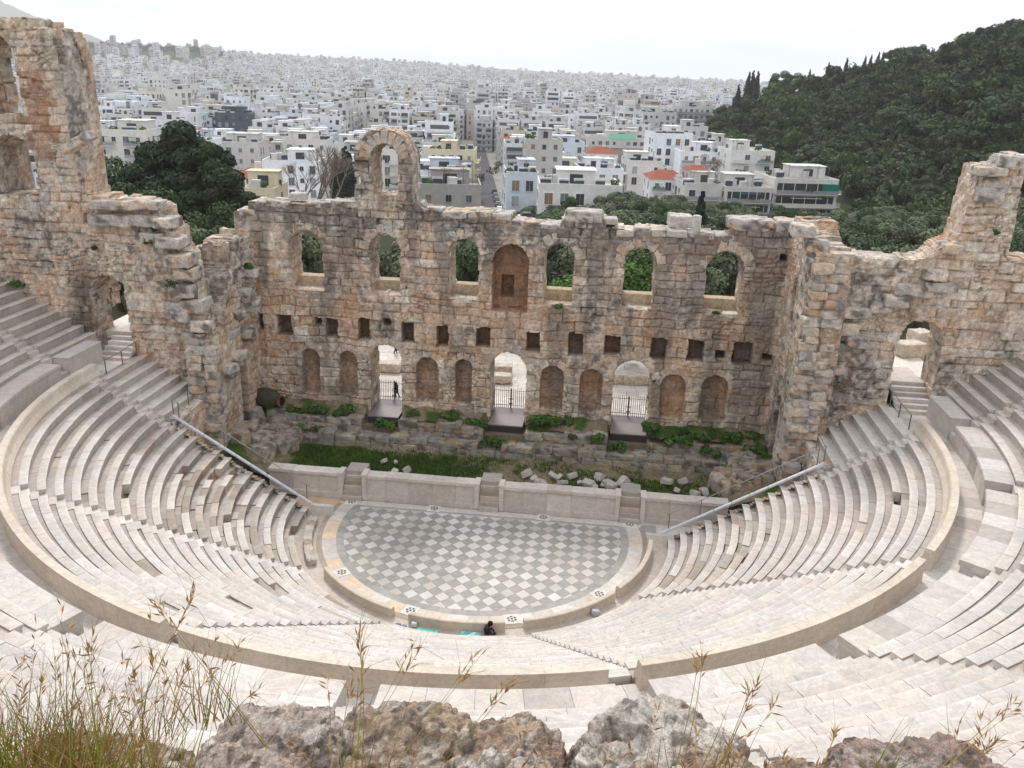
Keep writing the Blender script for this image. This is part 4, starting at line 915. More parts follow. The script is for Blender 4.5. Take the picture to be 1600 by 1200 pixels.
o = A.build('left_wing_wall'.replace('left_', ''), M_STONE); tag(o, 'tall ruined left wing wall with a tower of arches and a sooty door', 'ruined wall')
RP = [(17.3, 16.0), (18.0, 16.1)]+from_px([(1294, 416), (1312, 402), (1332, 399), (1436, 409), (1455, 402), (1470, 388), (1496, 376)], 5)+[(25.0, 18.3), (25.1, 19.8)]+from_px([(1531, 262), (1570, 256), (1574, 248), (1598, 243)], 5)+[(27.5, 21.9), (27.62, 16.5), (44, 16.3)]
rtop = profile(RP, 53, .7, .14)
def kr(u, v):
    x, z = u+17.3, v; xj, zj = x+jag(x, z), z+jag(z, x)
    k = z < rtop(x)
    k &= ~((x > 27.6-.19*(z-16.6)*0) & (z > 16.5))
    return k & ~arch(xj, zj, 22.75, 25.2, 7.0, 12.8)
A = Acc(); masonry(A, (17.3, 5, 0), (1, 0, 0), 26, 23., (0, -1, 0), 2.3, kr, None, .085, 67, ch=.52, bw=.95, orange=.42, greyfn=lambda u, v: .22*sstep(6, 3, u)*sstep(13, 11, v)-.1*sstep(13, 17, v)-.05,
    rubfn=lambda u, v: sstep(12.6, 13.4, v)*sstep(6.8, 6, u), stain_shade_fn=lambda u, v, C, B: C)
for (px, py, w, h) in ((1262, 362, 1.2, .7), (1275, 385, 1.3, .8), (1285, 412, 1.4, .7), (1275, 440, 1., .7), (1290, 490, 1.7, .8), (1335, 490, 2., .7), (1275, 515, 1.4, .8), (1320, 515, 1.5, .8), (1262, 545, 1.1, .7), (1300, 545, 1.3, .7), (1345, 535, 1.4, .8), (1265, 580, 1.2, .8), (1300, 575, 1., .7), (1250, 610, 1., .8), (1275, 620, 1., .7), (1240, 650, 1.1, .8), (1290, 470, 1.8, .8), (1400, 470, 1.4, .7), (1430, 455, 2.2, .8), (1475, 450, 2., .6), (1375, 480, 1.4, .7), (1460, 430, 1.4, .7), (1232, 690, 1.2, .8), (1235, 720, 1.3, .8), (1545, 268, 1.5, .5), (1552, 285, 1.2, .8), (1548, 305, 1.4, .9), (1584, 254, 1.2, .7), (1492, 390, .9, .6)):
    P = onY(px, py, 4.7); boulder(A, (P[0]+r_.uniform(-.2, .2), 5.4+r_.uniform(-.2, .1), P[2]), (w*r_.uniform(.8, 1.1), 1.7, h*.92), (0, r_.uniform(-.04, .04), r_.uniform(-.06, .06)), px+py, 7, .06, None, .93, .8)
o = A.build('wing_wall', M_STONE); tag(o, 'ruined right wing wall with a broken tower and an arched door above steps', 'ruined wall')

# ------------------------------------------------------------------ doors, ramps, gates, plaza behind
GMET = srgb(96, 92, 94)
for i, (a, b) in enumerate(DOOR):
    nm = ('left', 'centre', 'right')[i]; c = (a+b)/2; w = b-a-.1
    T = thing('door_platform', 'dark grey board platform in the %s stage door' % nm, 'platform', (c, 11, 2.6), 'grey platforms in the stage doors')
    B = Acc(); B.box((c, 11.6, 2.58), (w, 3.4, .1), 0, srgb(134, 126, 126)); B.build('deck', M_METAL, T)
    B = Acc(); B.box((c, 9.93, 2.25), (w, .06, .6), 0, srgb(66, 60, 66)); B.build('front_board', M_METAL, T)
    B = Acc(); B.box((c, 9.9, 1.86), (w+.2, .5, .16), 0, srgb(186, 170, 148)); B.build('plinth', M_STONE, T)
    T = thing('iron_gate', 'grey iron bar gate at the back of the %s stage door' % nm, 'gate', (c, 13.2, 2.4), 'iron gates of the stage doors')
    for s in (-1, 1):
        B = Acc(); x0 = c+s*.03; x1 = c+s*(w/2); n_ = 8
        for k in range(n_+1): x = x0+(x1-x0)*k/n_; B.tube([(x, 13.2, 2.45), (x, 13.2, 4.12+.06*(k % 2))], .018 if 0 < k < n_ else .03, 5, GMET)
        for z in (2.55, 2.85, 3.95): B.tube([(x0, 13.2, z), (x1, 13.2, z)], .02, 5, GMET)
        B.build('gate_leaf', M_METAL, T)
    B = Acc()
    for s in (-.09, .09): B.box((c+s, 13.1, 3.0), (.07, .05, .1), 0, srgb(60, 52, 52))
    B.tube([(c-.2, 13.15, 3.35), (c+.2, 13.15, 3.35)], .03, 6, GMET); B.build('latch', M_METAL, T)
A = Acc(); rg = random.Random(77)
y = 13.35
while y < 42:
    d = rg.uniform(.7, 1.2); x = -30+rg.uniform(0, 1)
    while x < 30:
        w = rg.uniform(.8, 1.7); A.box((x+w/2, y+d/2, 2.3), (w-.02, d-.02, .2+rg.uniform(-.01, .01)), 0, (MAR+NEWM)[rg.randrange(10)]*rg.uniform(.98, 1.12)); x += w
    y += d
o = A.build('plaza_paving', M_MARBLE); tag(o, kind='structure')
for i, (px, py, s, lb) in enumerate(((602, 572, (2.6, 1.1, .75), 'seen through the left stage door'), (635, 571, (2.2, 1.1, .75), 'at the right edge of the left stage door view'), (783, 578, (1.8, 1., .9), 'seen through the centre door, upper of the pile'), (778, 590, (2.2, 1.1, .6), 'seen through the centre door, lowest of the pile'), (966, 590, (2.1, 1., .8), 'left one of two seen through the right door'), (996, 592, (2.3, 1., .8), 'right one of two seen through the right door'))):
    P = onZ(px, py, 2.8); A = Acc(); boulder(A, P, s, (0, 0, .05*i), 810+i, 6, .04, np.array(srgb(204, 194, 180)), .97); o = A.build('stone_block', M_STONE); tag(o, 'tan stone block on the plaza '+lb, 'stone block')
for i, (px, py, y, s, lb) in enumerate(((1425, 522, 12, (1.8, 1.2, .9), 'nearest one'), (1440, 512, 14, (1.2, 1.2, 1.2), 'farther one'))):
    P = onY(px, py, y); A = Acc(); boulder(A, (P[0], y, 8.7+s[2]/2), s, (0, 0, .4), 850+i, 6, .04, np.array(srgb(204, 194, 178)), .97); o = A.build('stone_block', M_STONE); tag(o, 'tan stone block on the landing seen through the right wing door, '+lb, 'stone block')
# ------------------------------------------------------------------ terrain beyond
GA = YAW-.058; GD = np.array([math.sin(GA), math.cos(GA)]); GB_ = np.array([math.cos(GA), -math.sin(GA)])   # street grid axes
def polar(x, y):
    dx, dy = np.asarray(x)-CAM[0], np.asarray(y)-CAM[1]; az = np.arctan2(dx, dy); D = np.hypot(dx, dy)
    return D, 800+1353.4*np.tan(np.clip(az-YAW, -1.3, 1.3)), az
def terr(x, y):
    D, px, az = polar(x, y)
    b = np.interp(D, [0, 150, 172, 188, 260, 700, 1400, 1900, 3300, 4200, 9000], [2, 2, -6, -11, -13, -16, -17, -14, -14, -50, -56])
    sk = np.interp(px, [-400, 0, 200, 400, 600, 800, 1000, 1150, 1300], [70, 58, 50, 46, 40, 22, 14, 6, 4])
    b = b+sstep(1300, 3200, D)*(sk+10)*sstep(4400, 3300, D)
    # wooded hill on the left horizon
    b = b+sstep(430, 330, np.abs(px-230)*1.)*0+34*np.exp(-np.maximum(0, np.abs(px-240)-90)**2/60.**2)*np.exp(-((D-2250)/300)**2)
    # wooded hill on the right
    cz = np.interp(px, [1040, 1080, 1150, 1200, 1300, 1400, 1500, 1600, 1800, 2400], [-14, 4, 9, 14, 24, 31, 41, 51, 72, 100])
    d0 = np.interp(px, [1080, 1330, 1400, 1600], [340, 225, 165, 150])
    t = sstep(d0-20, 450, D)
    hill = -8+(cz+8)*t**1.1*sstep(900, 470, D)
    w = sstep(1040, 1120, px)*sstep(d0-30, d0, D)*sstep(1000, 800, D)
    return np.where((px > 1040) & (az < 1.8) & (az > -.9), b*(1-w)+np.maximum(hill, b)*w, b)
A = Acc()
Dr = np.concatenate([np.linspace(74, 200, 22), np.linspace(206, 500, 50), np.geomspace(520, 4300, 60), [5200, 7000, 9000]])
az = np.concatenate([np.linspace(-3.14, YAW-.85, 16)[:-1], np.linspace(YAW-.85, YAW+.85, 150), np.linspace(YAW+.85, 3.14, 16)[1:]])
DD, AZ = np.meshgrid(Dr, az, indexing='ij'); X = CAM[0]+DD*np.sin(AZ); Y = CAM[1]+DD*np.cos(AZ); Z = terr(X, Y)
P_ = np.stack([X, Y, Z], -1); g = fbm(P_*.01, 3, 5, 3)
_, PX, _a = polar(X, Y)
forest = ((PX > 1090) & (DD < 900)) | (DD < 150) | ((np.abs(PX-230) < 170) & (np.abs(DD-2300) < 300))
C = np.where(forest[..., None], np.array(srgb(58, 64, 44)), np.array(srgb(150, 146, 140)))*(.75+.5*g)[..., None]
id_ = np.arange(DD.size).reshape(DD.shape); A.add(P_.reshape(-1, 3), np.stack([id_[:-1, :-1], id_[:-1, 1:], id_[1:, 1:], id_[1:, :-1]], -1).reshape(-1, 4)[:, ::-1], C.reshape(-1, 3))
o = A.build('terrain', M_EARTH, None, True); tag(o, kind='structure')
# inner ground under the monument
A = Acc(); A.box((0, -5, 1.1-3), (190, 126, 2), 0, srgb(140, 128, 110)) if False else None
xs = np.linspace(-90, 90, 91); ys = np.linspace(13.2, 60, 30); X, Y = np.meshgrid(xs, ys, indexing='ij'); Z = 2.1+(fbm(np.stack([X, Y], -1), .2, 3)-.5)*.15
A = Acc(); id_ = np.arange(X.size).reshape(X.shape); A.add(np.stack([X, Y, Z], -1).reshape(-1, 3), np.stack([id_[:-1, :-1], id_[1:, :-1], id_[1:, 1:], id_[:-1, 1:]], -1).reshape(-1, 4), srgb(120, 112, 88))
o = A.build('park_ground', M_EARTH); tag(o, kind='structure')
# far mountains and sea
A = Acc()
for (D0, pts, dep) in ((5600, [(-260, 760), (-120, 700), (0, 590), (40, 520), (80, 400), (110, 345), (150, 270), (190, 200), (230, 130), (262, 70), (300, 20), (330, -60)], 900), (4700, [(60, -60), (90, 160), (112, 250), (140, 245), (175, 195), (205, 140), (240, 95), (275, 60), (300, 20), (320, -60)], 500)):
    pxs = np.linspace(pts[0][0], pts[-1][0], 90); h = .6*np.interp(pxs, [p[0] for p in pts], [p[1] for p in pts])+(fbm(np.stack([pxs, pxs*0], -1), .03, 3, 4)-.5)*60
    a = np.arctan((pxs-800)/1353.4)+YAW; rows = []
    for t, hh in ((-.5, 0), (-.2, .55), (0, 1), (.3, .6), (1, 0)):
        D = D0+dep*t; rows.append(np.stack([CAM[0]+D*np.sin(a), CAM[1]+D*np.cos(a), -60+(h+60)*hh], 1))
    V = np.concatenate(rows); k = 90
    A.add(V, [[r*k+i, r*k+i+1, (r+1)*k+i+1, (r+1)*k+i] for r in range(4) for i in range(k-1)], srgb(120, 126, 110))
o = A.build('mountains', M_EARTH, None, True); tag(o, kind='structure')
A = Acc(); A.poly([(-8800, 4300, -52), (8800, 4300, -52), (8800, 8900, -52), (-8800, 8900, -52)], [[0, 1, 2, 3]], srgb(110, 130, 145)); o = A.build('sea', M_WATER); tag(o, kind='structure')

# ------------------------------------------------------------------ the city
WHT = [srgb(*q) for q in ((226, 224, 220), (236, 236, 236), (216, 210, 200), (228, 218, 200), (206, 200, 192), (240, 240, 242), (214, 204, 190), (222, 226, 232), (232, 226, 212), (196, 190, 184), (230, 214, 186), (222, 196, 172))]
_wm = [np.array(q) for q in WHT]; WHT = [(q*.5+.5*q.mean())*np.array([.98, 1.0, 1.03]) for q in _wm]
DARK = srgb(58, 60, 66); SHUT = [srgb(*q) for q in ((104, 108, 114), (136, 130, 124), (140, 116, 98), (92, 98, 106), (160, 162, 164), (124, 134, 130))]
def facade_quads(W_, n, fl, rg_, wmin=1.0, blank=.15, fh=3.05):
    """centres and sizes of window openings on one facade"""
    out = []
    k = max(1, int(W_/2.7)); sp = W_/k
    kinds = [rg_.random() for _ in range(k)]
    for f in range(fl):
        for i in range(k):
            if kinds[i] < blank or rg_.random() < .06: continue
            wd = 1.0 if kinds[i] < .5 else 1.5; ht = 1.2 if kinds[i] < .5 else 2.05
            out.append(((i+.5)*sp-W_/2, f*fh+ht/2+(.95 if ht < 2 else .25), min(wd, sp*.8), ht))
    return out
def building(cx, cy, zb, w, d, fl, rz, col, rg_, lod, name='apartment_building', label=None, cat='building', group=None, acc=None, feats=(), sink=6.):
    """w across, d deep; front faces -local y.  lod 0: parts, 1: one mesh, 2: into acc"""
    fh = 3.05; H = fl*fh; c, s = math.cos(rz), math.sin(rz)
    def Wp(x, y, z): return np.stack([cx+x*c-y*s, cy+x*s+y*c, zb+np.asarray(z)+0*x], -1)
    T = thing(name, label, cat, (cx, cy, zb), group) if lod == 0 else None
    A = acc if lod == 2 else Acc()
    def bx(B, x, y, z, sx, sy, sz, cl, m=0): q = Wp(np.array([float(x)]), np.array([float(y)]), z)[0]; B.box(q, (sx, sy, sz), rz, cl, m)
    col = np.array(col)
    bx(A, 0, 0, (H-sink)/2, w, d, H+sink, col)
    par = .9 if rg_.random() < .7 else .5
    if 'tile' in feats:
        R_ = Acc() if lod == 0 else A; ov = .4
        V = [Wp(np.array([x]), np.array([y]), z)[0] for x, y, z in ((-w/2-ov, -d/2-ov, H), (w/2+ov, -d/2-ov, H), (w/2+ov, d/2+ov, H), (-w/2-ov, d/2+ov, H), (-w*.18, 0, H+min(w, d)*.2), (w*.18, 0, H+min(w, d)*.2))]
        R_.poly(V, [[0, 1, 5, 4], [1, 2, 5], [2, 3, 4, 5], [3, 0, 4]], srgb(148, 86, 70), 0)
        if lod == 0: R_.build('roof', M_TILE, T); B = Acc(); bx(B, w*.1, 0, H+1.6, 1.2, 1., 1.8, srgb(222, 214, 202)); B.build('chimney', M_PLASTER, T)
    else:
        for (x, y, sx, sy) in ((0, -d/2+.12, w, .24), (0, d/2-.12, w, .24), (-w/2+.12, 0, .24, d-.5), (w/2-.12, 0, .24, d-.5)): bx(A, x, y, H+par/2, sx, sy, par, col*.98)
        bx(A, 0, 0, H+.02, w-.5, d-.5, .06, np.array(srgb(176, 172, 168))*rg_.uniform(.75, 1.15))
        if fl > 1:
            B = Acc() if lod == 0 else A
            ox, oy = rg_.uniform(-.2, .2)*w, rg_.uniform(0, .2)*d; pw, pd = w*rg_.uniform(.3, .65), d*rg_.uniform(.3, .55)
            bx(B, ox, oy, H+1.4, pw, pd, 2.8, col*rg_.uniform(.9, 1.03)); bx(B, ox, oy, H+2.86, pw+.6, pd+.6, .14, col*.95)
            if lod == 0: PH = B.build('penthouse', M_PLASTER, T); B = Acc()
            bx(B, ox, oy-pd/2-.03, H+1.3, min(pw*.35, 2.4), .08, 1.7, DARK, 1)
            if lod == 0: B.build('window', [M_PLASTER, M_GLASS], PH)
        if lod <= 1:
            for _ in range(rg_.randrange(9, 17) if lod == 0 else rg_.randrange(4, 9)):
                B = Acc() if lod == 0 else A
                x, y = rg_.uniform(-.45, .45)*w, rg_.uniform(-.45, .3)*d; k = rg_.random()
                if k < .4: bx(B, x, y, H+.75, 1.7, .1, 1.1, srgb(70, 78, 92)); bx(B, x, y+.6, H+1.35, 1.9, .55, .5, srgb(216, 216, 218)); nm = 'water_heater'
                elif k < .7:
                    q = Wp(np.array([x]), np.array([y]), H)[0]; B.tube([q, q+(0, 0, 3.2)], .05, 4, srgb(120, 118, 118)); B.box(q+(0, 0, 3.), (1.2, .05, .05), rz, srgb(120, 118, 118)); B.box(q+(0, 0, 2.6), (.8, .05, .05), rz, srgb(120, 118, 118)); nm = 'antenna'
                elif k < .85: bx(B, x, y, H+.9, 1.5, 1.2, 1.7, srgb(204, 200, 196)); nm = 'water_tank'
                else:
                    q = Wp(np.array([x]), np.array([y]), H)[0]; leaves(B, [q+(0, 0, .9)], [.9], 60, .2, G_SHRUB*.8, np.random.RandomState(rg_.randrange(9999)), .3); nm = 'roof_plant'
                if lod == 0: B.build(nm, M_PLASTER, T)
    # openings and balconies
    faces = [(0, -1, w, d/2, 0), (-1, 0, d, w/2, 1), (1, 0, d, w/2, 2)]
    for nx_, ny_, fw, off, fi in faces:
        if fi == 1 and cx < -60 and lod == 2: continue
        if fi == 2 and cx > 120 and lod == 2: continue
        if 'blank' in feats and fi: continue
        blank = .1 if fi == 0 else .35
        rr = rz+(0 if fi == 0 else (-math.pi/2 if fi == 1 else math.pi/2))
        bal = (rg_.random() < (.75 if fi == 0 else .35) or 'strip' in feats) and fl > 1 and 'nobal' not in feats
        spans = []
        if bal:
            if rg_.random() < .5 or 'strip' in feats: spans = [(0., .96)]
            else: spans = [(-.27, .36), (.27, .36)]
        for (x, z, ww, hh) in facade_quads(fw-.8, 0, fl, rg_, blank=blank):
            q = (x, -off) if fi == 0 else ((-off, -x) if fi == 1 else (off, x))
            B = Acc() if lod == 0 else A
            cl = (DARK if rg_.random() < .32 else SHUT[rg_.randrange(6)])
            e = .03
            P = Wp(np.array([q[0]+nx_*e]), np.array([q[1]+ny_*e]), z)[0]
            if lod < 2 : 
                if lod == 1: B.box(P, (ww, .08, hh), rr, cl, 1)
                if lod == 0:
                    B.box(P, (ww+.16, .07, hh+.16), rr, np.minimum(col*1.15, .9), 0); t_ = np.array([math.cos(rr), math.sin(rr), 0]); n_o = np.array([math.sin(rr), -math.cos(rr), 0])*.035
                    B.box(P+np.array([0, 0, -hh/2-.06]), (ww+.24, .24, .1), rr, col*.9, 0)
            else:
                tx, ty = math.cos(rr)*ww/2, math.sin(rr)*ww/2
                B.add([P+(-tx, -ty, -hh/2), P+(tx, ty, -hh/2), P+(tx, ty, hh/2), P+(-tx, -ty, hh/2)], [[0, 1, 2, 3]], cl, 1)
            if lod == 0:
                wf = B.build('window', [M_PLASTER, M_GLASS], T); B = Acc()
                for s_ in (-1, 1): B.box(P+n_o+t_*s_*ww*.25, (ww*.47, .05, hh-.04), rr, cl, 1)
                B.build('pane', [M_PLASTER, M_GLASS], wf)
        if 'strip' in feats and fi == 0:
            for f in range(1, fl):
                B = Acc(); P = Wp(np.array([-w*.0]), np.array([-off-.05]), f*fh+1.35)[0]; B.box(P, (w*.9, .1, 2.2), rr, srgb(64, 62, 64), 1)
                for k_ in range(5): B.box(P+np.array([math.cos(rr), math.sin(rr), 0])*w*(-.36+.18*k_)+(0, 0, 0), (.18, .16, 2.2), rr, col)
                B.build('window', [M_PLASTER, M_GLASS], T)
        for f in range(1, fl):
            for (sx, sw) in spans:
                B = Acc() if lod == 0 else A
                L = sw*fw; x = sx*fw; dp = 1.3
                q = (x, -off-dp/2) if fi == 0 else ((-off-dp/2, -x) if fi == 1 else (off+dp/2, x))
                P = Wp(np.array([q[0]]), np.array([q[1]]), f*fh)[0]; nrm = np.array([math.sin(rr), -math.cos(rr), 0])
                B.box(P, (L, dp, .16), rr, col*.96)
                if lod and rg_.random() < .7: B.box(P-nrm*(dp/2-.05)+(0, 0, 1.3), (L*rg_.uniform(.6, .95), .1, 2.1), rr, np.array(srgb(96, 94, 96))*rg_.uniform(.7, 1.3), 0)  # dark band: french windows plus painted shade under the balconies
                if lod == 1 and rg_.random() < .3: B.box(P+nrm*(dp/2-.15)+(0, 0, 2.25), (L*rg_.uniform(.3, .8), .5, .09), rr, (srgb(206, 196, 170), srgb(90, 120, 128), srgb(180, 132, 92), srgb(190, 190, 186))[rg_.randrange(4)])
                if lod < 2:
                    rc = col*.93 if rg_.random() < .5 else np.array(srgb(150, 152, 156))
                    B.box(P+nrm*(dp/2-.04)+(0, 0, .52), (L, .06, .9 if lod else .85), rr, rc, 0)
                    if lod == 0 and rg_.random() < .4: B.box(P+nrm*(dp/2-.1)+(0, 0, 2.2), (L*.5, .5, .08), rr, (srgb(206, 190, 150), srgb(60, 110, 120), srgb(190, 120, 60), srgb(214, 214, 208))[rg_.randrange(4)])
                    if lod == 0 and rg_.random() < .3: leaves(B, [P+nrm*(dp/2-.2)+(k_, 0, 1.0) for k_ in (-1, 0, 1)], [.5]*3, 90, .14, G_SHRUB*.8, np.random.RandomState(rg_.randrange(9999)), .3)
                else: B.box(P+nrm*(dp/2-.04)+(0, 0, .5), (L, .1, .8), rr, col*.92)
                if lod == 0: B.build('balcony', M_PLASTER, T)
    if 'awning' in feats and lod == 0:
        B = Acc(); 
        q = Wp(np.array([w*.36]), np.array([-d/2-1.1]), H-1.6)[0]; B.box(q, (w*.26, .12, 2.1), rz, srgb(24, 122, 104)); B.build('awning', M_CLOTH, T)
    if 'mint' in feats and lod == 0:
        B = Acc(); q = Wp(np.array([0.]), np.array([-d/2-1.]), H+1.2)[0]; B.box(q, (w*.4, .12, 2.), rz, srgb(150, 214, 190)); B.build('awning', M_CLOTH, T)
    if lod == 2 and rz:
        for _ in range(rg_.randrange(1, 5)):
            x, y, q_ = rg_.uniform(-.4, .4)*w, rg_.uniform(-.4, .4)*d, rg_.uniform(1.2, 3.6)
            bx(A, x, y, H+q_/2, rg_.uniform(1., 4.5), rg_.uniform(1., 4.), q_, col*rg_.uniform(.5, 1.1) if rg_.random() < .7 else np.array(SHUT[rg_.randrange(6)]))
        if rg_.random() < .35: bx(A, rg_.uniform(-.2, .2)*w, -d*.25, H+1.6, w*rg_.uniform(.5, .9), d*.5, 3.2, col*rg_.uniform(.85, 1.))
    if lod == 0: A.build('walls', M_PLASTER, T); return T
    if lod == 1:
        o = A.build(name, [M_PLASTER, M_GLASS]); return tag(o, label, cat, group)
crg = random.Random(2024)
HERO = [(1210, 1312, 283, 205, 16, 5, 0, ('awning', 'strip'), 'cream flat roofed block with dark strip balconies and a green awning, by the forest'),
 (1134, 1207, 296, 204, 13, 4, 4, ('strip',), 'beige block with four dark balcony openings, left of the green awning block'),
 (1070, 1130, 292, 205, 12, 3, 4, (), 'yellowish house with planted balcony behind the dark cypress'),
 (1078, 1108, 266, 212, 8, 4, 4, ('tile', 'nobal'), 'small white house with a red tiled hip roof'),
 (1016, 1074, 280, 214, 11, 3, 1, ('tile',), 'low white house with a flat bright red tiled roof'),
 (1022, 1084, 213, 275, 13, 6, 1, ('nobal',), 'white six storey block with planted roof terrace left of the wooded hill'),
 (1064, 1140, 240, 262, 12, 5, 5, ('blank',), 'white block with a large windowless side wall below the pergola'),
 (1104, 1150, 226, 272, 12, 6, 4, (), 'white block topped by a glazed pergola penthouse'),
 (1142, 1212, 238, 250, 14, 5, 8, (), 'pale block with a long awning roof and dark glazing behind the green awning block'),
 (846, 914, 226, 318, 14, 6, 7, ('nobal',), 'light blue block with small square windows'),
 (822, 852, 232, 312, 12, 5, 7, (), 'pale blue block with corner balconies left of the light blue block'),
 (842, 972, 296, 155, 12, 2, 8, ('nobal',), 'long low cream building with a parapet and skylights behind the olive trees'),
 (792, 842, 276, 172, 12, 3, 7, (), 'blue and white house with a glazed roof room at the street corner'),
 (908, 975, 268, 225, 12, 4, 5, (), 'white block with a roof terrace behind the cream low building'),
 (916, 966, 240, 290, 10, 5, 1, ('tile', 'nobal'), 'ochre house with a brown red tiled roof'),
 (982, 1036, 256, 246, 13, 5, 0, (), 'cream block with rows of balconies left of the red roofed house'),
 (668, 742, 238, 262, 14, 5, 10, (), 'cream block with green terrace plants, right of the free standing arch'),
 (650, 752, 296, 148, 10, 2, 0, ('blank', 'nobal'), 'plain grey low building just above the stage wall right of the arch'),
 (664, 736, 270, 196, 10, 3, 7, (), 'pale blue low house behind the plain grey building'),
 (588, 622, 238, 232, 12, 5, 0, (), 'white block with brown shutters seen through the free standing arch'),
 (410, 498, 254, 224, 12, 4, 5, ('nobal',), 'white house with four square windows behind the bare trees'),
 (352, 428, 298, 150, 11, 2, 10, ('nobal',), 'yellow house with a flat roof terrace, left end of the stage wall top'),
 (362, 418, 277, 165, 9, 3, 0, ('tile', 'nobal'), 'low house with a red hip roof and white chimneys'),
 (442, 512, 222, 268, 13, 5, 3, ('blank', 'nobal'), 'beige block with a blank side wall'),
 (328, 404, 226, 250, 13, 5, 4, ('nobal',), 'greyish beige block with a few shuttered windows right of the big pine'),
 (222, 322, 224, 236, 14, 5, 1, ('nobal',), 'broad cream white block with few windows above the big pine'),
 (146, 226, 208, 218, 14, 6, 3, (), 'cream block with wraparound balconies right of the left tower'),
 (292, 330, 219, 262, 10, 6, 7, ('blank', 'nobal'), 'narrow pale blue slab above the big pine'),
 (178, 238, 160, 430, 16, 8, 1, (), 'tall white block with continuous balconies behind the left cream block'),
 (266, 312, 138, 640, 14, 10, 6, ('blank', 'nobal'), 'tall beige tower slab with a blank wall in the distance on the left'),
 (498, 560, 226, 300, 14, 5, 2, (), 'cream block behind the dark cypresses left of the arch'),
 (920, 1022, 218, 335, 14, 6, 4, ('mint',), 'long cream block with a mint green roof screen'),
 (1004, 1058, 178, 430, 16, 7, 6, (), 'beige block with roof gardens where the city meets the hill'),
 (1050, 1112, 168, 440, 15, 7, 2, (), 'cream block with a reddish roof canopy beside the cypresses of the hill'),
 (622, 748, 166, 820, 30, 4, 7, ('nobal',), 'very long flat pale blue building in the middle distance'),
 (336, 392, 178, 400, 18, 5, 9, (), 'dark glazed grey block in the middle distance on the left'),
 (560, 592, 255, 215, 12, 4, 8, (), 'pale block just left of the free standing arch')]
HFP = []
for (x0, x1, yr, D, dep, fl, ci, ft, lb) in HERO:
    P = at((x0+x1)/2, yr, D); w = (x1-x0)/1353.4*D; rz = -GA+crg.uniform(-.06, .06)
    # recentre so that the front face stands at depth D
    fwd = np.array([-math.sin(rz)*1., math.cos(rz), 0]); Pc = P+fwd*(dep/2)
    zt = P[2]; col = {0: WHT[3], 1: WHT[1], 2: WHT[2], 3: WHT[3], 4: WHT[6], 5: WHT[5], 6: WHT[4], 7: srgb(204, 212, 222), 8: WHT[8], 9: srgb(84, 92, 104), 10: srgb(216, 206, 178), 11: srgb(228, 208, 196)}[ci]
    col = {0: srgb(176, 172, 166)}.get(ci, col) if 'plain grey' in lb else col
    building(Pc[0], Pc[1], zt-fl*3.05, w, dep, fl, rz, col, crg, 0, label=lb, feats=ft, sink=max(3., zt-fl*3.05-float(terr(Pc[0], Pc[1]))+3))
    HFP.append((x0, x1, D, D+dep*1.3+8, yr))
# random blocks on the street grid
O2 = CAM[:2]
lots = []
st_b = [-6.]  # centre of the visible street, metres to the right of the camera axis
amax = 3300
bi = -40
def street_b(a): return -3.-a*0.0
nb = 0
for ib in range(-34, 40):
    b0 = ib*52.+8.5-.5*9; b1 = b0+43
    for ia in range(2, 45):
        a0 = 60+ia*74; a1 = a0+66
        far = a0 > 1500
        lw = 15
        rows_ = 2
        for r in range(rows_):
            b = b0
            dd = (a1-a0)/ (4 if not far else 3)
            for k in range(4 if not far else 3):
                a_c = a0+dd*(k+.5); 
                for r2 in range(int((b1-b0)/lw/2)+0 or 1): pass
            break
        nw = 4; nd = 6 if ia % 2 else 5
        for i in range(nw):
            for j in range(nd):
                if crg.random() < (.04 if not far else .1): continue
                w = (b1-b0)/nw; d = (a1-a0)/nd
                lots.append((a0+d*(j+.5), b0+w*(i+.5)+((ia*37) % 50-25)*(a0 > 560), w*crg.uniform(.86, .99), d*crg.uniform(.82, .99)))
cand = []
for (a, b, w, d) in lots:
    xy = O2+GD*a+GB_*b; D, px, _ = polar(xy[0], xy[1]); D = float(D); px = float(px)
    if px < -90 or px > 1260 or D > 3350 or D < 232: continue
    dstart = np.interp(px, [1000, 1060, 1100, 1150, 1330], [1e5, 500, 330, 285, 200])
    if px > 1060 and D > dstart-15 and D < 900: continue
    if D < 330 and px > 985: continue
    if px > 1140 and D < 1500: continue
    hw = w/2/D*1353
    if D < 470 and abs(px-float(np.interp(D, [140, 420, 470], [792, 748, 744]))) < hw+5.2/D*1353: continue
    if any(px+hw > h[0]-2 and px-hw < h[1]+2 and D+d > h[2]-6 and D-d < h[3] for h in HFP): continue
    z = float(terr(xy[0], xy[1]))
    # keep the near ones from standing in front of the hand placed row
    fl = crg.choice([5, 5, 5, 6, 6, 6, 7]) if D > 420 else crg.choice([4, 4, 4, 5])
    if D > 2400: fl = crg.choice([4, 5, 5, 6])
    if 1950 < D and px < 345 and crg.random() < .93: continue
    if 2000 < D < 2400 and 345 <= px < 420 and crg.random() < .6: continue
    if crg.random() < .03: fl += 3
    cand.append((D, px, xy, w, d, fl, z))
cand.sort(key=lambda t: t[0])
print('city buildings', len(cand))
CA = Acc(); nind = 300-len(HERO); zones = [(-99, 200, 'above the left tower door'), (200, 350, 'above the big pine'), (350, 470, 'above the wall left end'), (470, 560, 'left of the free standing arch'), (560, 660, 'behind the free standing arch'), (660, 750, 'just right of the arch'), (750, 850, 'above the central niche'), (850, 950, 'above the right windows'), (950, 1060, 'towards the wooded hill'), (1060, 1300, 'below the wooded hill')]
cname = ['off white', 'bright white', 'warm grey', 'cream', 'stone grey', 'pure white', 'beige', 'bluish white', 'ivory', 'dull grey', 'yellow', 'peach']
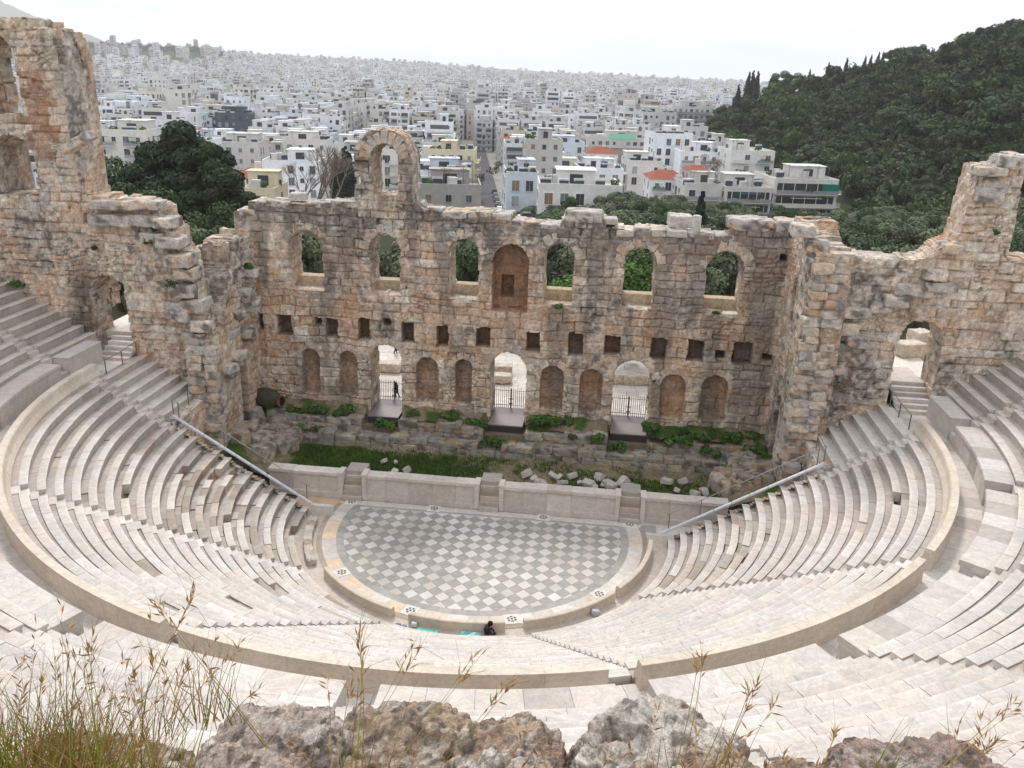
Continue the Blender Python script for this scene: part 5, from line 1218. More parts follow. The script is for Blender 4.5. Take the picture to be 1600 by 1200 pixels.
for i, (D, px, xy, w, d, fl, z) in enumerate(cand):
    ci = crg.choice([0, 1, 5, 2, 3, 4, 5, 6, 7, 8, 9, 1, 0, 10 if crg.random() < .4 else 2, 11 if crg.random() < .5 else 3]); col = np.array(WHT[ci])*crg.uniform(.86, 1.0)
    rz = -GA+crg.uniform(-.03, .03)*(1 if D < 420 else 5); ft = ('tile',) if crg.random() < .05 and fl < 6 else ()
    if i < nind:
        zn = [q[2] for q in zones if q[0] <= px < q[1]][0]
        ln = 'near' if D < 330 else ('in the second rank' if D < 420 else ('in the third rank' if D < 520 else 'farther back'))
        building(xy[0], xy[1], z, w, d, fl, rz, col, crg, 1, label='%s %s storey%s block %s, %s' % (cname[ci], ['zero', 'one', 'two', 'three', 'four', 'five', 'six', 'seven', 'eight', 'nine', 'ten', 'eleven'][fl], ' red roofed' if ft else '', zn, ln), group='city blocks packed together beyond the theatre', feats=ft)
    else: building(xy[0], xy[1], z, w, d, fl, rz, col, crg, 2, acc=CA, feats=ft, sink=8.)
o = CA.build('distant_city', [M_PLASTER, M_GLASS]); tag(o, 'thousands of pale apartment blocks fading into haze up to the horizon', 'city', kind='stuff')
# street with parked cars
A = Acc(); s0 = at(792, 335, 140)[:2]; sd_ = (at(748, 236, 420)[:2]-s0); L_ = np.linalg.norm(sd_); sd_ = sd_/L_; sn = np.array([sd_[1], -sd_[0]])
k = 40; V = []
for i in range(k):
    p = s0+sd_*(L_*1.2*i/(k-1)); zc = float(terr(*p))+.25
    V += [[*(p-sn*4.6), zc], [*(p+sn*4.6), zc]]
A.add(V, [[2*i, 2*i+1, 2*i+3, 2*i+2] for i in range(k-1)], srgb(92, 92, 96)); o = A.build('street', M_EARTH); tag(o, kind='structure')
def car_mesh():
    A = Acc(); A.box((0, 0, .62), (1.75, 4.3, .62), 0, (1, 1, 1)); A.box((0, .15, 1.16), (1.6, 2.4, .5), 0, (1, 1, 1), 0, taper=.82)
    B = Acc(); B.box((0, .15, 1.14), (1.66, 2.2, .36), 0, srgb(40, 46, 54), taper=.86)
    Wm = Acc(); 
    Wm.tube([(-.09, 0, 0), (.09, 0, 0)], .32, 10, srgb(30, 30, 32))
    return A, B, Wm
cprot = {}
A0, B0, W0 = car_mesh()
for i in range(30):
    side = -1 if i % 2 else 1; t = 4+(i//2)*11+crg.uniform(-1, 1); p = s0+sd_*t+sn*side*3.4; z = float(terr(*p))+.28
    cc = crg.randrange(6); cn = ['white', 'silver', 'black', 'dark blue', 'grey', 'red'][cc]; cl = [srgb(225, 225, 228), srgb(168, 170, 174), srgb(36, 36, 40), srgb(44, 58, 92), srgb(110, 112, 116), srgb(150, 40, 36)][cc]
    T = thing('parked_car', '%s car parked on the %s side of the street, %s from the near end' % (cn, 'left' if side < 0 else 'right', ['first', 'second', 'third', 'fourth', 'fifth', 'sixth', 'seventh', 'eighth', 'ninth', 'tenth', 'eleventh', 'twelfth', 'thirteenth', 'fourteenth', 'fifteenth'][i//2]), 'car', (p[0], p[1], z), 'cars parked along the city street', math.atan2(-sd_[0], sd_[1]))
    for nm, S, mt in (('body', A0, M_METAL), ('windows', B0, M_GLASS)):
        key = (nm, cc if nm == 'body' else 0)
        if key not in cprot:
            if nm == 'body': S.c = [np.repeat(np.array(cl)[None], len(x), 0) for x in S.c]
            o = S.build(nm, mt); cprot[key] = o.data; bpy.data.objects.remove(o)
        o = bpy.data.objects.new(nm, cprot[key]); SC.collection.objects.link(o); o.parent = T
    if 'w' not in cprot: o = W0.build('wheel', M_CLOTH); cprot['w'] = o.data; bpy.data.objects.remove(o)
    for (x, y) in ((-.8, 1.35), (.8, 1.35), (-.8, -1.35), (.8, -1.35)):
        o = bpy.data.objects.new('wheel', cprot['w']); SC.collection.objects.link(o); o.parent = T; o.location = (x, y, .32)

# ------------------------------------------------------------------ trees
PR = {
 'olive': [proto('olive', 6.5, 6.5, 11000, .115, G_OLIVE, k) for k in range(3)],
 'olive_dark': [proto('olive', 6.5, 6.2, 11000, .115, G_OLIVE*.72, k) for k in range(2)],
 'pine': [proto('pine', 10, 8, 13000, .13, G_PINE, k) for k in range(3)],
 'bright': [proto('pine', 8, 7, 12000, .12, G_BRIGHT, k) for k in range(2)],
 'cypress': [proto('cypress', 11, 2.4, 6000, .12, G_CYP, k) for k in range(2)],
 'bigpine': [proto('tall', 15, 12, 34000, .14, G_DARK*1.15, k) for k in range(2)],
 'umbrella': [proto('umbrella', 9, 7, 1800, .28, G_PINE*.8, k) for k in range(2)],
}
trg = random.Random(31)
def tree_top(kind, px, py, D, h, label, group=None, name=None, sc=None, cat=None):
    """stand a tree so that its top reaches the sight line at this depth"""
    P = at(px, py, D); h0 = {'olive': 6.5, 'olive_dark': 6.5, 'pine': 10, 'bright': 8, 'cypress': 11, 'bigpine': 15, 'umbrella': 9}[kind]
    s = h/h0; base = P[2]-h*.97
    return put_tree(name or {'olive': 'olive_tree', 'olive_dark': 'olive_tree', 'pine': 'pine_tree', 'bright': 'pine_tree', 'cypress': 'cypress_tree', 'bigpine': 'pine_tree', 'umbrella': 'pine_tree'}[kind], PR[kind][trg.randrange(len(PR[kind]))], (P[0], P[1], base), trg.uniform(0, 6.2), (s, s, s) if sc is None else sc, label, cat or 'tree', group)
NT = 0
for (kd, px, py, D, h, lb) in (
 ('bigpine', 285, 206, 84, 19, 'big dark pine towering behind the left wing'), ('bigpine', 328, 232, 82, 17, 'second dark pine on the right flank of the big pine'), ('bigpine', 240, 236, 90, 17.5, 'dark pine on the left flank of the big pine'), ('pine', 186, 250, 100, 13, 'pine beside the left tower'), ('pine', 172, 285, 84, 10, 'lower pine just right of the left tower'), ('pine', 225, 300, 78, 10, 'low pine below the two left cypresses'),
 ('olive', 275, 345, 74, 8, 'grey green olive in front of the big pine'), ('olive', 310, 352, 73, 8, 'grey green olive right below the big pine'), ('bigpine', 350, 268, 80, 14, 'ragged dark pine at the right end of the pine group'), ('bigpine', 205, 268, 86, 13, 'ragged dark pine at the left end of the pine group'), ('pine', 345, 322, 78, 9, 'dark green pine against the left end of the stage wall'), ('pine', 350, 345, 72, 8, 'lower dark pine by the left end of the stage wall'), ('pine', 250, 330, 76, 9, 'dark pine above the grey ledge of the left wing'),
 ('cypress', 236, 242, 120, 15, 'slim cypress left of the big pine'), ('cypress', 292, 212, 130, 16, 'slim cypress top rising behind the big pine'), ('cypress', 320, 230, 128, 14, 'slim cypress right behind the big pine'), ('cypress', 536, 232, 165, 17, 'dark cypress left of the free standing arch'), ('cypress', 546, 240, 160, 16, 'dark cypress touching the free standing arch'), ('cypress', 524, 244, 170, 14, 'dark cypress group, leftmost before the arch'),
 ('cypress', 1098, 303, 96, 11, 'single dark cypress above the upright post on the wall')):
    tree_top(kd, px, py, D, h, lb); NT += 1
# olives and pines of the park behind the wall
seen = 0
for i in range(430):
    px = trg.uniform(120, 760) if i % 6 == 0 else trg.uniform(780, 1640); D = trg.uniform(76, 168)
    P = at(px, 200, D); g = float(terr(P[0], P[1]))
    top_px = np.interp(px, [120, 360, 370, 800, 830, 900, 1000, 1200, 1330, 1420, 1620], [330, 330, 368, 362, 335, 308, 302, 325, 330, 322, 318])+(148-D)*(.55 if px > 800 else .1)
    zt = at(px, top_px, D)[2]; h = min(zt-g, trg.uniform(7, 9.8))
    if h < 3.2 or NT > 292: continue
    kd = trg.choice(['olive', 'olive', 'olive', 'olive_dark', 'pine', 'olive']) if px > 760 else trg.choice(['olive', 'olive', 'olive_dark', 'pine'])
    zn = np.searchsorted([250, 370, 520, 660, 800, 900, 1000, 1100, 1200, 1300, 1400, 1500], px)
    pos = ['left of the big pine', 'by the big pine', 'behind the leftmost window', 'behind the second window', 'behind the third window', 'behind the central niche', 'behind the fifth window', 'behind the sixth window', 'behind the upright post', 'behind the right corner', 'behind the right return wall', 'left of the right tower', 'behind the right tower'][zn]
    dd = 'near row' if D < 92 else ('second row' if D < 108 else ('third row' if D < 124 else 'back row'))
    tree_top(kd, px, float(np.interp(h, [0, 1], [0, 0]))+600-((g+h*.98-CAM[2])*0)-0 if False else 200, D, h, '%s in the park %s, %s' % ({'olive': 'grey green olive', 'olive_dark': 'dull olive', 'pine': 'dark green pine', 'bright': 'bright green pine'}[kd], pos, dd), 'trees of the park behind the theatre').location.z = g-.1
    NT += 1
# bright pines framed by two windows
for (px, py, D, h, lb) in ((1002, 398, 70, 8.5, 'bright green pine filling the sixth window'), (882, 425, 72, 7, 'bright green pine in the lower half of the fifth window')): tree_top('bright', px, py, D, h, lb); NT += 1
# skyline of the wooded hill
SKYL = dict(zip([1171, 1178, 1185, 1155, 1204, 1222, 1243, 1266, 1296, 1324, 1353, 1362, 1374, 1381, 1394, 1412, 1428, 1440, 1500, 1530, 1575, 1590, 1160, 1135, 1120], ['left of the close trio at the low end of the hill', 'middle of the close trio at the low end of the hill', 'right of the close trio at the low end of the hill', 'just below the close trio on the left', 'short, just right of the close trio', 'first pine right of the trio on the skyline', 'second pine right of the trio on the skyline', 'standing alone between the trio and the steeper slope', 'slim, on the first steeper part of the skyline', 'tallest slim one halfway along the skyline', 'left of a close pair halfway up the skyline', 'right of a close pair halfway up the skyline', 'left of the upper pair next to the flat pines', 'right of the upper pair next to the flat pines', 'leftmost flat crown on the ridge', 'middle flat crown on the ridge', 'rightmost of the three flat crowns on the ridge', 'just right of the three flat crowns', 'below the highest trees on the ridge', 'left of the two highest trees on the ridge', 'highest of all at the right edge', 'beside the highest tree at the right edge', 'under the cypress trio at the low end', 'lower, beside the last houses of the hill foot', 'lowest one, beside the last houses']))
for (kd, px, py, D, h) in [('cypress', 1171, 114, 420, 20), ('cypress', 1178, 112, 424, 21), ('cypress', 1185, 113, 418, 20), ('cypress', 1155, 133, 400, 15), ('cypress', 1204, 124, 430, 13), ('pine', 1222, 112, 430, 14), ('pine', 1243, 115, 430, 12), ('cypress', 1266, 109, 430, 12), ('cypress', 1296, 98, 432, 12), ('cypress', 1324, 91, 435, 13), ('cypress', 1353, 88, 438, 12), ('cypress', 1362, 86, 438, 11), ('cypress', 1374, 82, 440, 13), ('cypress', 1381, 82, 440, 12), ('umbrella', 1394, 79, 440, 10), ('umbrella', 1412, 72, 440, 12), ('umbrella', 1428, 71, 440, 11), ('pine', 1440, 70, 440, 11), ('umbrella', 1500, 62, 440, 11), ('bigpine', 1530, 48, 440, 14), ('bigpine', 1575, 34, 440, 13), ('pine', 1590, 31, 438, 10), ('pine', 1160, 148, 405, 11), ('pine', 1135, 165, 392, 12), ('pine', 1120, 180, 380, 11)]:
    NT += 1; tree_top(kd, px, py, D, h, '%s %s' % ({'cypress': 'thin dark cypress', 'pine': 'dark pine', 'umbrella': 'flat topped pine', 'bigpine': 'ragged dark pine'}[kd], SKYL[px]), 'trees along the skyline of the hill')
nh = 0
cells = []
for i in range(6000):
    px = trg.uniform(1060, 1660); D = trg.uniform(150, 455)
    if D < float(np.interp(px, [1060, 1080, 1330, 1400, 1660], [380, 345, 240, 160, 150])): continue
    P = at(px, 200, D); cells.append((D, px, P[0], P[1]))
keep_ = []
for c_ in cells:
    if all((c_[2]-k_[2])**2+(c_[3]-k_[3])**2 > 4.7**2 for k_ in keep_): keep_.append(c_)
keep_.sort()
print('hill trees', len(keep_), 'individual so far', NT)
FA = Acc(); frs = np.random.RandomState(8)
lod_far = [Acc() for _ in range(6)]
protos = []
for v in range(6):
    rgx = np.random.RandomState(40+v); cs, rs = crown_clumps('pine' if v < 4 else 'olive', rgx, 8.5, 7.5); B = Acc(); leaves(B, cs, rs, 950, .34, [G_PINE, G_PINE*.85, G_DARK*1.1, G_PINE*1.15*np.array([1.1, 1.05, .8]), G_OLIVE*.8, G_OLIVE*.65][v], rgx, .35, .7)
    protos.append((np.concatenate(B.v), np.concatenate(B.c)))
ni = 0
for (D, px, x, y) in keep_:
    g = float(terr(x, y)); s = trg.uniform(.75, 1.25)*(1 if D > 220 else .9)
    if ni < 300-NT and D < 260:
        kd = trg.choice(['pine', 'pine', 'olive_dark', 'pine', 'bright' if trg.random() < .25 else 'pine', 'olive']); ni += 1
        zn = int((px-1060)/60); 
        put_tree({'olive_dark': 'olive_tree', 'olive': 'olive_tree'}.get(kd, 'pine_tree'), PR[kd][trg.randrange(len(PR[kd]))], (x, y, g-.4), trg.uniform(0, 6.2), s*.9, '%s on the lower slope of the wooded hill, %s, %s' % ({'pine': 'dark green pine', 'olive_dark': 'dull olive', 'olive': 'grey green olive', 'bright': 'bright green pine'}[kd], ['above the last houses', 'above the green awning', 'right of the green awning', 'above the right wing wall', 'left of the right tower', 'behind the right tower'][min(5, max(0, int((px-1200)/75)))], 'at its foot' if D < 190 else ('a little up' if D < 250 else 'higher up')), 'tree', 'trees on the lower slope of the wooded hill')
    else:
        V, C = protos[frs.randint(6)]; a = frs.uniform(0, 6.28); R_ = np.array([[math.cos(a), -math.sin(a), 0], [math.sin(a), math.cos(a), 0], [0, 0, 1]])
        V = V*np.array([1, 1, frs.uniform(.85, 1.35)]); s *= frs.choice([.7, .9, 1, 1, 1.2]); FA.add((V*s) @ R_.T+(x, y, g-.5), np.arange(len(V)).reshape(-1, 4), C*frs.uniform(.6, 1.15)*np.array([frs.uniform(.82, 1.02), 1, frs.uniform(.75, 1.0)]))
for i in range(1300):                                        # wood on the far left hill, street trees
    px = frs.uniform(110, 345) if i % 5 else frs.uniform(345, 420); D = frs.uniform(1960, 2420); P = at(px, 120, D); g = float(terr(P[0], P[1])); V, C = protos[frs.randint(6)]
    FA.add(V[::1][:1200]*frs.uniform(1.2, 2.2)+(P[0], P[1], g-1), np.arange(1200).reshape(-1, 4), C[:1200]*.8)
for i in range(420):
    px = frs.uniform(130, 1130); D = 250*(10**frs.uniform(0, .95)); P = at(px, 150, D); g = float(terr(P[0], P[1])); V, C = protos[frs.randint(6)]
    FA.add(V[:800]*frs.uniform(.45, 1.0)+(P[0], P[1], g), np.arange(800).reshape(-1, 4), C[:800]*.8)
o = FA.build('distant_woods', M_LEAF); tag(o, 'dark wood covering the upper hill and greenery scattered through the city', 'wood', kind='stuff')
# bare trees
def bare(px, py, D, h, lb, seed):
    P = at(px, py, D); rb = random.Random(seed); T = thing('bare_tree', lb, 'tree', (P[0], P[1], P[2]-h), 'leafless trees at the city edge'); A = Acc()
    def grow(p, d, L, r, n):
        q = p+d*L; A.tube([p, (p+q)/2+np.array([rb.uniform(-.05, .05)*L, 0, 0]), q], [r, r*.85, r*.7], 4, srgb(138, 124, 116))
        if n:
            for _ in range(3):
                dd = d+np.array([rb.uniform(-.65, .65), rb.uniform(-.65, .65), rb.uniform(-.1, .35)]); grow(q, dd/np.linalg.norm(dd), L*.68, r*.6, n-1)
    grow(P-np.array([0, 0, h]), np.array([0, 0, 1.]), h*.36, h*.022, 5); A.build('branches', M_BARK, T)
for i, (px, py, D, h, lb) in enumerate(((490, 222, 150, 17, 'tall pale leafless tree left of the free standing arch'), (515, 240, 148, 14, 'leafless tree between the pale one and the cypresses'), (472, 250, 152, 12, 'small leafless tree in front of the white house'), (1105, 240, 232, 10, 'leafless tree before the white blank wall'), (1120, 246, 232, 9, 'smaller leafless tree beside it on the right'), (200, 268, 110, 9, 'leafless bush between left tower pine and cypress'))): bare(px, py, D, h, lb, i)
# ------------------------------------------------------------------ foreground rocks and grasses
def rock(name, c, size, rot, seed, lab, tintcol, n=120, rough=.2, split=0.):
    """near boulder: displaced and coloured at fine scale"""
    L = np.linspace(-1, 1, n+1); V = []; Q = []; b = 0; Aa, Bq = np.meshgrid(L, L, indexing='ij'); one = np.ones_like(Aa)
    for ax, sg in ((0, 1), (0, -1), (1, 1), (1, -1), (2, 1)):
        comp = [None]*3; comp[ax] = one*sg; comp[(ax+1) % 3] = Aa; comp[(ax+2) % 3] = Bq
        X = np.stack(comp, -1).reshape(-1, 3); id_ = np.arange((n+1)**2).reshape(n+1, n+1)+b; q = np.stack([id_[:-1, :-1], id_[1:, :-1], id_[1:, 1:], id_[:-1, 1:]], -1).reshape(-1, 4)
        V.append(X); Q.append(q[:, ::-1] if sg < 0 else q); b += (n+1)**2
    V = np.concatenate(V); Q = np.concatenate(Q); sph = V/np.linalg.norm(V, axis=1)[:, None]
    V = (V/((np.abs(V)**5).sum(1)**.2)[:, None]*.55+sph*.5)*np.asarray(size)/2
    R_ = rotm(*rot); N = sph; W0 = V @ R_.T+np.asarray(c)
    m = np.mean(size)
    big = fbm(W0, 1.5/m*1.2, seed, 3)-.5; mid = np.abs(fbm(W0, 5./m, seed+1, 4)-.5); fine = fbm(W0, 22., seed+2, 4)-.5
    ridge = 1-np.abs(2*vnoise(W0*np.array([1, 1, 2.2]), 3.2/m, seed+3)-1)
    d = m*(big*rough*1.1-mid*.12+(ridge-.5)*.05)+fine*.05-.035*(1-np.abs(2*fbm(W0, 7., seed+21, 3)-1))**3-.02*(1-np.abs(2*fbm(W0, 19., seed+22, 3)-1))**3+.012*(fbm(W0, 60., seed+23, 2)-.5)
    V = V+N*d[:, None]; P = V @ R_.T+np.asarray(c)
    a = fbm(P, 7, seed+5, 5); g = fbm(P, 11, seed+6, 4); pits = sstep(.6, .72, vnoise(P, 26, seed+8))
    base = np.asarray(tintcol); C = base*(.75+.5*g)[:, None]
    k = sstep(.53, .62, a)[:, None]; C = C*(1-k*.5)+k*.5*np.array(srgb(214, 208, 200))*(.8+.3*g)[:, None]          # pale lichen
    k = sstep(.56, .63, fbm(P, 12, seed+9, 5))[:, None]; C = C*(1-k*.75)+k*.75*np.array(srgb(122, 112, 102))
    k = sstep(.58, .64, fbm(P, 5, seed+10, 4))[:, None]; C = C*(1-k*.22)+k*.22*np.array(srgb(172, 128, 108))
    k = sstep(.60, .68, fbm(P, 16., seed+11, 4))[:, None]; C = C*(1-k*.7)+k*.7*np.array(srgb(84, 78, 72))
    C = C*(1-.35*pits)[:, None]
    A = Acc(); A.add(P, Q, C); o = A.build(name, M_ROCK, None, False); tag(o, lab, 'rock'); return o
def pt(px, py, D): return at(px, py, D)
PINK = srgb(190, 176, 170); GRY = srgb(176, 170, 164); BRN = srgb(160, 138, 122)
def pr(px0, px1, pytop, D, name, lab, seed, col, rot=(0, 0, 0), hgt=1.3, dep=1.0, rough=.2):
    w = (px1-px0)/1353.4*D; P = at((px0+px1)/2, pytop, D); s = (w*1.08, dep, hgt)
    c = P-np.array([0, -.15, hgt*.5+.46])
    return rock(name, c, s, rot, seed, lab, col, rough=rough)
PINK = srgb(190, 174, 163); GRY = srgb(184, 173, 160); BRN = srgb(174, 154, 134)
pr(195, 480, 1098, 3.0, 'limestone_rock', 'smooth pinkish grey boulder at the bottom left behind the tall grass', 11, PINK, (0, .05, .1), 1.1, 1.3, .10)
pr(400, 720, 1098, 3.25, 'limestone_rock', 'wide brown and grey pitted rock at the bottom centre', 12, BRN, (0, .03, 0), 1.1, 1.4, .14)
pr(640, 920, 1128, 3.1, 'limestone_rock', 'flat brown grey rock right of the wide centre rock', 19, BRN*np.array(1.04), (0, .10, .1), 1.1, 1.4, .14)
pr(418, 545, 1090, 3.5, 'limestone_rock', 'small rounded dark grey stone on top between the two left boulders', 13, srgb(138, 138, 136), (0, 0, 0), .5, .6, .10)
pr(660, 905, 1165, 2.7, 'limestone_rock', 'grey cracked stone low in front of the centre rock', 14, GRY, (0, 0, .3), .8, 1.0, .16)
pr(880, 1225, 1100, 3.1, 'limestone_rock', 'white lichened boulder with dark pits right of centre at the bottom', 15, srgb(202, 193, 182), (0, .1, -.1), 1.1, 1.3, .16)
pr(1040, 1300, 1172, 2.8, 'limestone_rock', 'low brown rubble rock at the right foot of the lichened boulder', 16, BRN, (0, .08, 0), .8, 1.2, .18)
pr(1240, 1480, 1205, 2.9, 'limestone_rock', 'barely visible low rock between the rubble rock and the corner rock', 20, BRN, (0, 0, 0), .8, 1.2, .12)
pr(1380, 1760, 1158, 3.4, 'limestone_rock', 'reddish brown rock in the bottom right corner', 17, srgb(164, 146, 138), (0, -.14, 0), 1.1, 1.3, .10)
pr(-200, 230, 1165, 3.2, 'limestone_rock', 'brown rock hidden behind the big grass clump at the bottom left', 18, BRN, (0, .02, 0), 1.1, 1.3, .12)
xs = np.linspace(-6, 18, 80); ys = np.linspace(-48, -38.6, 50); X, Y = np.meshgrid(xs, ys, indexing='ij'); P_ = np.stack([X, Y, 0*X], -1)
Zg = 23.2-.42*(Y+44)+(fbm(P_, .7, 3, 4)-.5)*.3-5.5*sstep(-42.0, -39., Y)
A = Acc(); id_ = np.arange(X.size).reshape(X.shape); A.add(np.stack([X, Y, Zg], -1).reshape(-1, 3), np.stack([id_[:-1, :-1], id_[1:, :-1], id_[1:, 1:], id_[:-1, 1:]], -1).reshape(-1, 4), srgb(134, 116, 92)); o = A.build('cliff_ground', M_EARTH); tag(o, kind='structure')
DRY = [np.array(srgb(*q)) for q in ((186, 150, 104), (166, 128, 84), (196, 164, 118), (150, 112, 76), (178, 152, 112))]
GRN = [np.array(srgb(*q)) for q in ((132, 148, 52), (150, 162, 66), (112, 130, 46), (166, 168, 84))]
def blade(A, p, d, L, w, col, bend, colt=None):
    k = 7; pts = [np.array(p)]; dd = np.array(d, float)
    for i in range(k-1): dd = dd+np.asarray(bend)/k; dd /= np.linalg.norm(dd); pts.append(pts[-1]+dd*L/(k-1))
    side = np.cross(dd, FF); side /= np.linalg.norm(side)+1e-9
    V = []; C = []
    for i, q in enumerate(pts):
        ww = w*(1-.92*i/(k-1)); V += [q-side*ww, q+side*ww]; t = i/(k-1); c_ = np.asarray(col)*(1-t)+np.asarray(col if colt is None else colt)*t; C += [c_, c_]
    A.add(V, [[2*i, 2*i+1, 2*i+3, 2*i+2] for i in range(k-1)], np.array(C)); return pts, dd
def seedhead(A, pts, dd, r_, n=9, size=.045, col=None):
    """spikelets along the upper third of a culm"""
    tip, pre = pts[-1], pts[-3]
    for i in range(n):
        t = r_.random(); q = pre+(tip-pre)*t; a = np.array([r_.gauss(0, 1), r_.gauss(0, 1), r_.gauss(0, 1)]); e = dd*1.0+a*.5; e /= np.linalg.norm(e); L = size*r_.uniform(.6, 1.5)
        c_ = DRY[r_.randrange(5)]*r_.uniform(.75, 1.15) if col is None else col
        s = np.cross(e, FF); s /= np.linalg.norm(s)+1e-9; A.add([q-s*.0012, q+e*L*.45-s*.0026, q+e*L, q+e*L*.5+s*.0026], [[0, 1, 2, 3]], c_)
        if r_.random() < .6:
            e2 = e+a*.35; A.tube([q+e*L*.9, q+e2*L*1.5], .0005, 3, c_*.8)
def clump(name, px, py, D, spread, n, L, w, lab, seed, green=.7, heads=.5, lean=(0, 0, 0), hs=.045, Lv=.35, wide=.35):
    r_ = random.Random(seed); A = Acc(); P = at(px, py, D)
    for i in range(n):
        p = P+RR*r_.gauss(0, spread)+np.array([0, r_.gauss(0, spread*.5), 0]); d = np.array([r_.gauss(0, wide), r_.gauss(0, wide*.6), 1.])+np.asarray(lean); d /= np.linalg.norm(d)
        dry = r_.random() > green; c0 = (DRY if dry else GRN)[r_.randrange(4)]*r_.uniform(.7, 1.1); c1 = DRY[r_.randrange(5)]*r_.uniform(.75, 1.1)
        Lx = L*r_.uniform(1-Lv, 1+Lv); pts, dd = blade(A, p, d, Lx, w*r_.uniform(.6, 1.3), c0, (r_.gauss(.12, .25)+lean[0]*.5, r_.gauss(0, .2), -.15), c1 if r_.random() < (.4 if green > .8 else .7) else c0*np.array([1.1, 1.05, .9]))
        if r_.random() < heads: seedhead(A, pts, dd, r_, r_.randrange(5, 10), hs)
    o = A.build(name, M_GRASS); tag(o, lab, 'grass clump'); return o
clump('grass_clump', 75, 1300, 2.4, .15, 900, .37, .0025, 'dense green and golden grass clump filling the bottom left corner', 1, .85, .03, (0, 0, 0), .03, .4, .34)
clump('grass_clump', 150, 1270, 2.3, .12, 52, .46, .0016, 'tall green stems with drooping brown seed heads at the left, in front of the parapet', 2, .6, .4, (.10, 0, 0), .03, .3, .3)
clump('grass_clump', -10, 1230, 2.6, .10, 40, .44, .0018, 'golden brown arching stems at the very left edge', 3, .1, .7, (.25, 0, 0), .03, .35, .36)
clump('grass_clump', 335, 1130, 2.9, .05, 34, .27, .0019, 'thin upright green stems rising from behind the pinkish boulder', 4, .6, .1, (0, 0, 0), .025, .4, .2)
clump('grass_clump', 255, 1150, 2.7, .06, 22, .32, .0016, 'thin stems left of the pinkish boulder', 5, .5, .3, (.1, 0, 0), .03, .3, .26)
clump('grass_clump', 570, 1265, 2.2, .10, 30, .30, .0017, 'sparse tall grass crossing the bottom centre rock', 6, .6, .25, (.12, 0, 0), .03, .4, .22)
clump('grass_clump', 700, 1280, 2.2, .10, 12, .24, .0016, 'few leaning stems low in front of the centre rock', 7, .5, .3, (.22, 0, 0), .03, .4, .26)
clump('grass_clump', 1085, 1240, 2.4, .07, 26, .22, .0018, 'dry drooping tuft over the lichened boulder', 8, .3, .4, (.05, 0, 0), .03, .35, .28)
clump('grass_clump', 1365, 1225, 2.6, .03, 14, .19, .0022, 'small fan of green blades at the bottom right', 9, .9, .0, (0, 0, 0), .03, .4, .42)
clump('grass_clump', 1500, 1245, 2.5, .04, 12, .22, .0018, 'drooping dry stems at the bottom right before the seats', 10, .3, .5, (.15, 0, 0), .03, .3, .28)
clump('grass_clump', 910, 1280, 2.3, .10, 10, .22, .0016, 'short dry stems between the two big boulders', 12, .4, .3, (.1, 0, 0), .03, .4, .26)
clump('grass_clump', 1210, 1235, 2.4, .07, 18, .10, .0020, 'short tangled dry tuft right of the lichened boulder', 13, .1, .4, (.1, 0, 0), .025, .4, .5)
# single long culms
for i, (x0, y0, x1, y1, D, lb) in enumerate(((420, 1170, 238, 945, 2.3, 'long bent stem with a heavy brown seed head over the left parapet'), (165, 1180, 140, 1000, 2.3, 'upright stem with brown spikelets at the left'), (170, 1200, 300, 925, 2.5, 'slender stem reaching up over the left parapet'), (500, 1270, 650, 1010, 2.3, 'long stem leaning right in front of the low wall'), (560, 1270, 745, 1012, 2.4, 'long stem ending beside the seated person'), (620, 1290, 800, 1058, 2.3, 'leaning stem over the parapet, right of centre'), (555, 1200, 562, 980, 2.4, 'single upright stem over the seats left of centre'), (1060, 1200, 1098, 1030, 2.5, 'thin stem above the lichened boulder'), (1120, 1200, 1175, 1075, 2.5, 'thin stem with feathery head right of the lichened boulder'), (1440, 1230, 1590, 1100, 2.6, 'arching dry stem at the right edge'), (1270, 1230, 1300, 1140, 2.6, 'short stem between boulder and right fan'))):
    r_ = random.Random(i+100); A = Acc(); p0, p1 = at(x0, y0, D), at(x1, y1, D*1.02)
    for j in range(2):
        q1 = p1+RR*r_.gauss(0, .012)+UU*r_.gauss(0, .012); q0 = p0+RR*r_.gauss(0, .008); mid_ = (q0+q1)/2+UU*.03+RR*(.02 if x1 > x0 else -.02)
        pts = [(1-t)**2*q0+2*t*(1-t)*mid_+t*t*q1 for t in np.linspace(0, 1, 9)]; A.tube(pts, np.linspace(.0016, .0006, 9), 4, GRN[r_.randrange(4)]*.85 if j else DRY[1])
        dd = pts[-1]-pts[-2]; dd /= np.linalg.norm(dd); seedhead(A, pts, dd, r_, 9, .03)
    o = A.build('tall_grass', M_GRASS); tag(o, lb, 'grass')

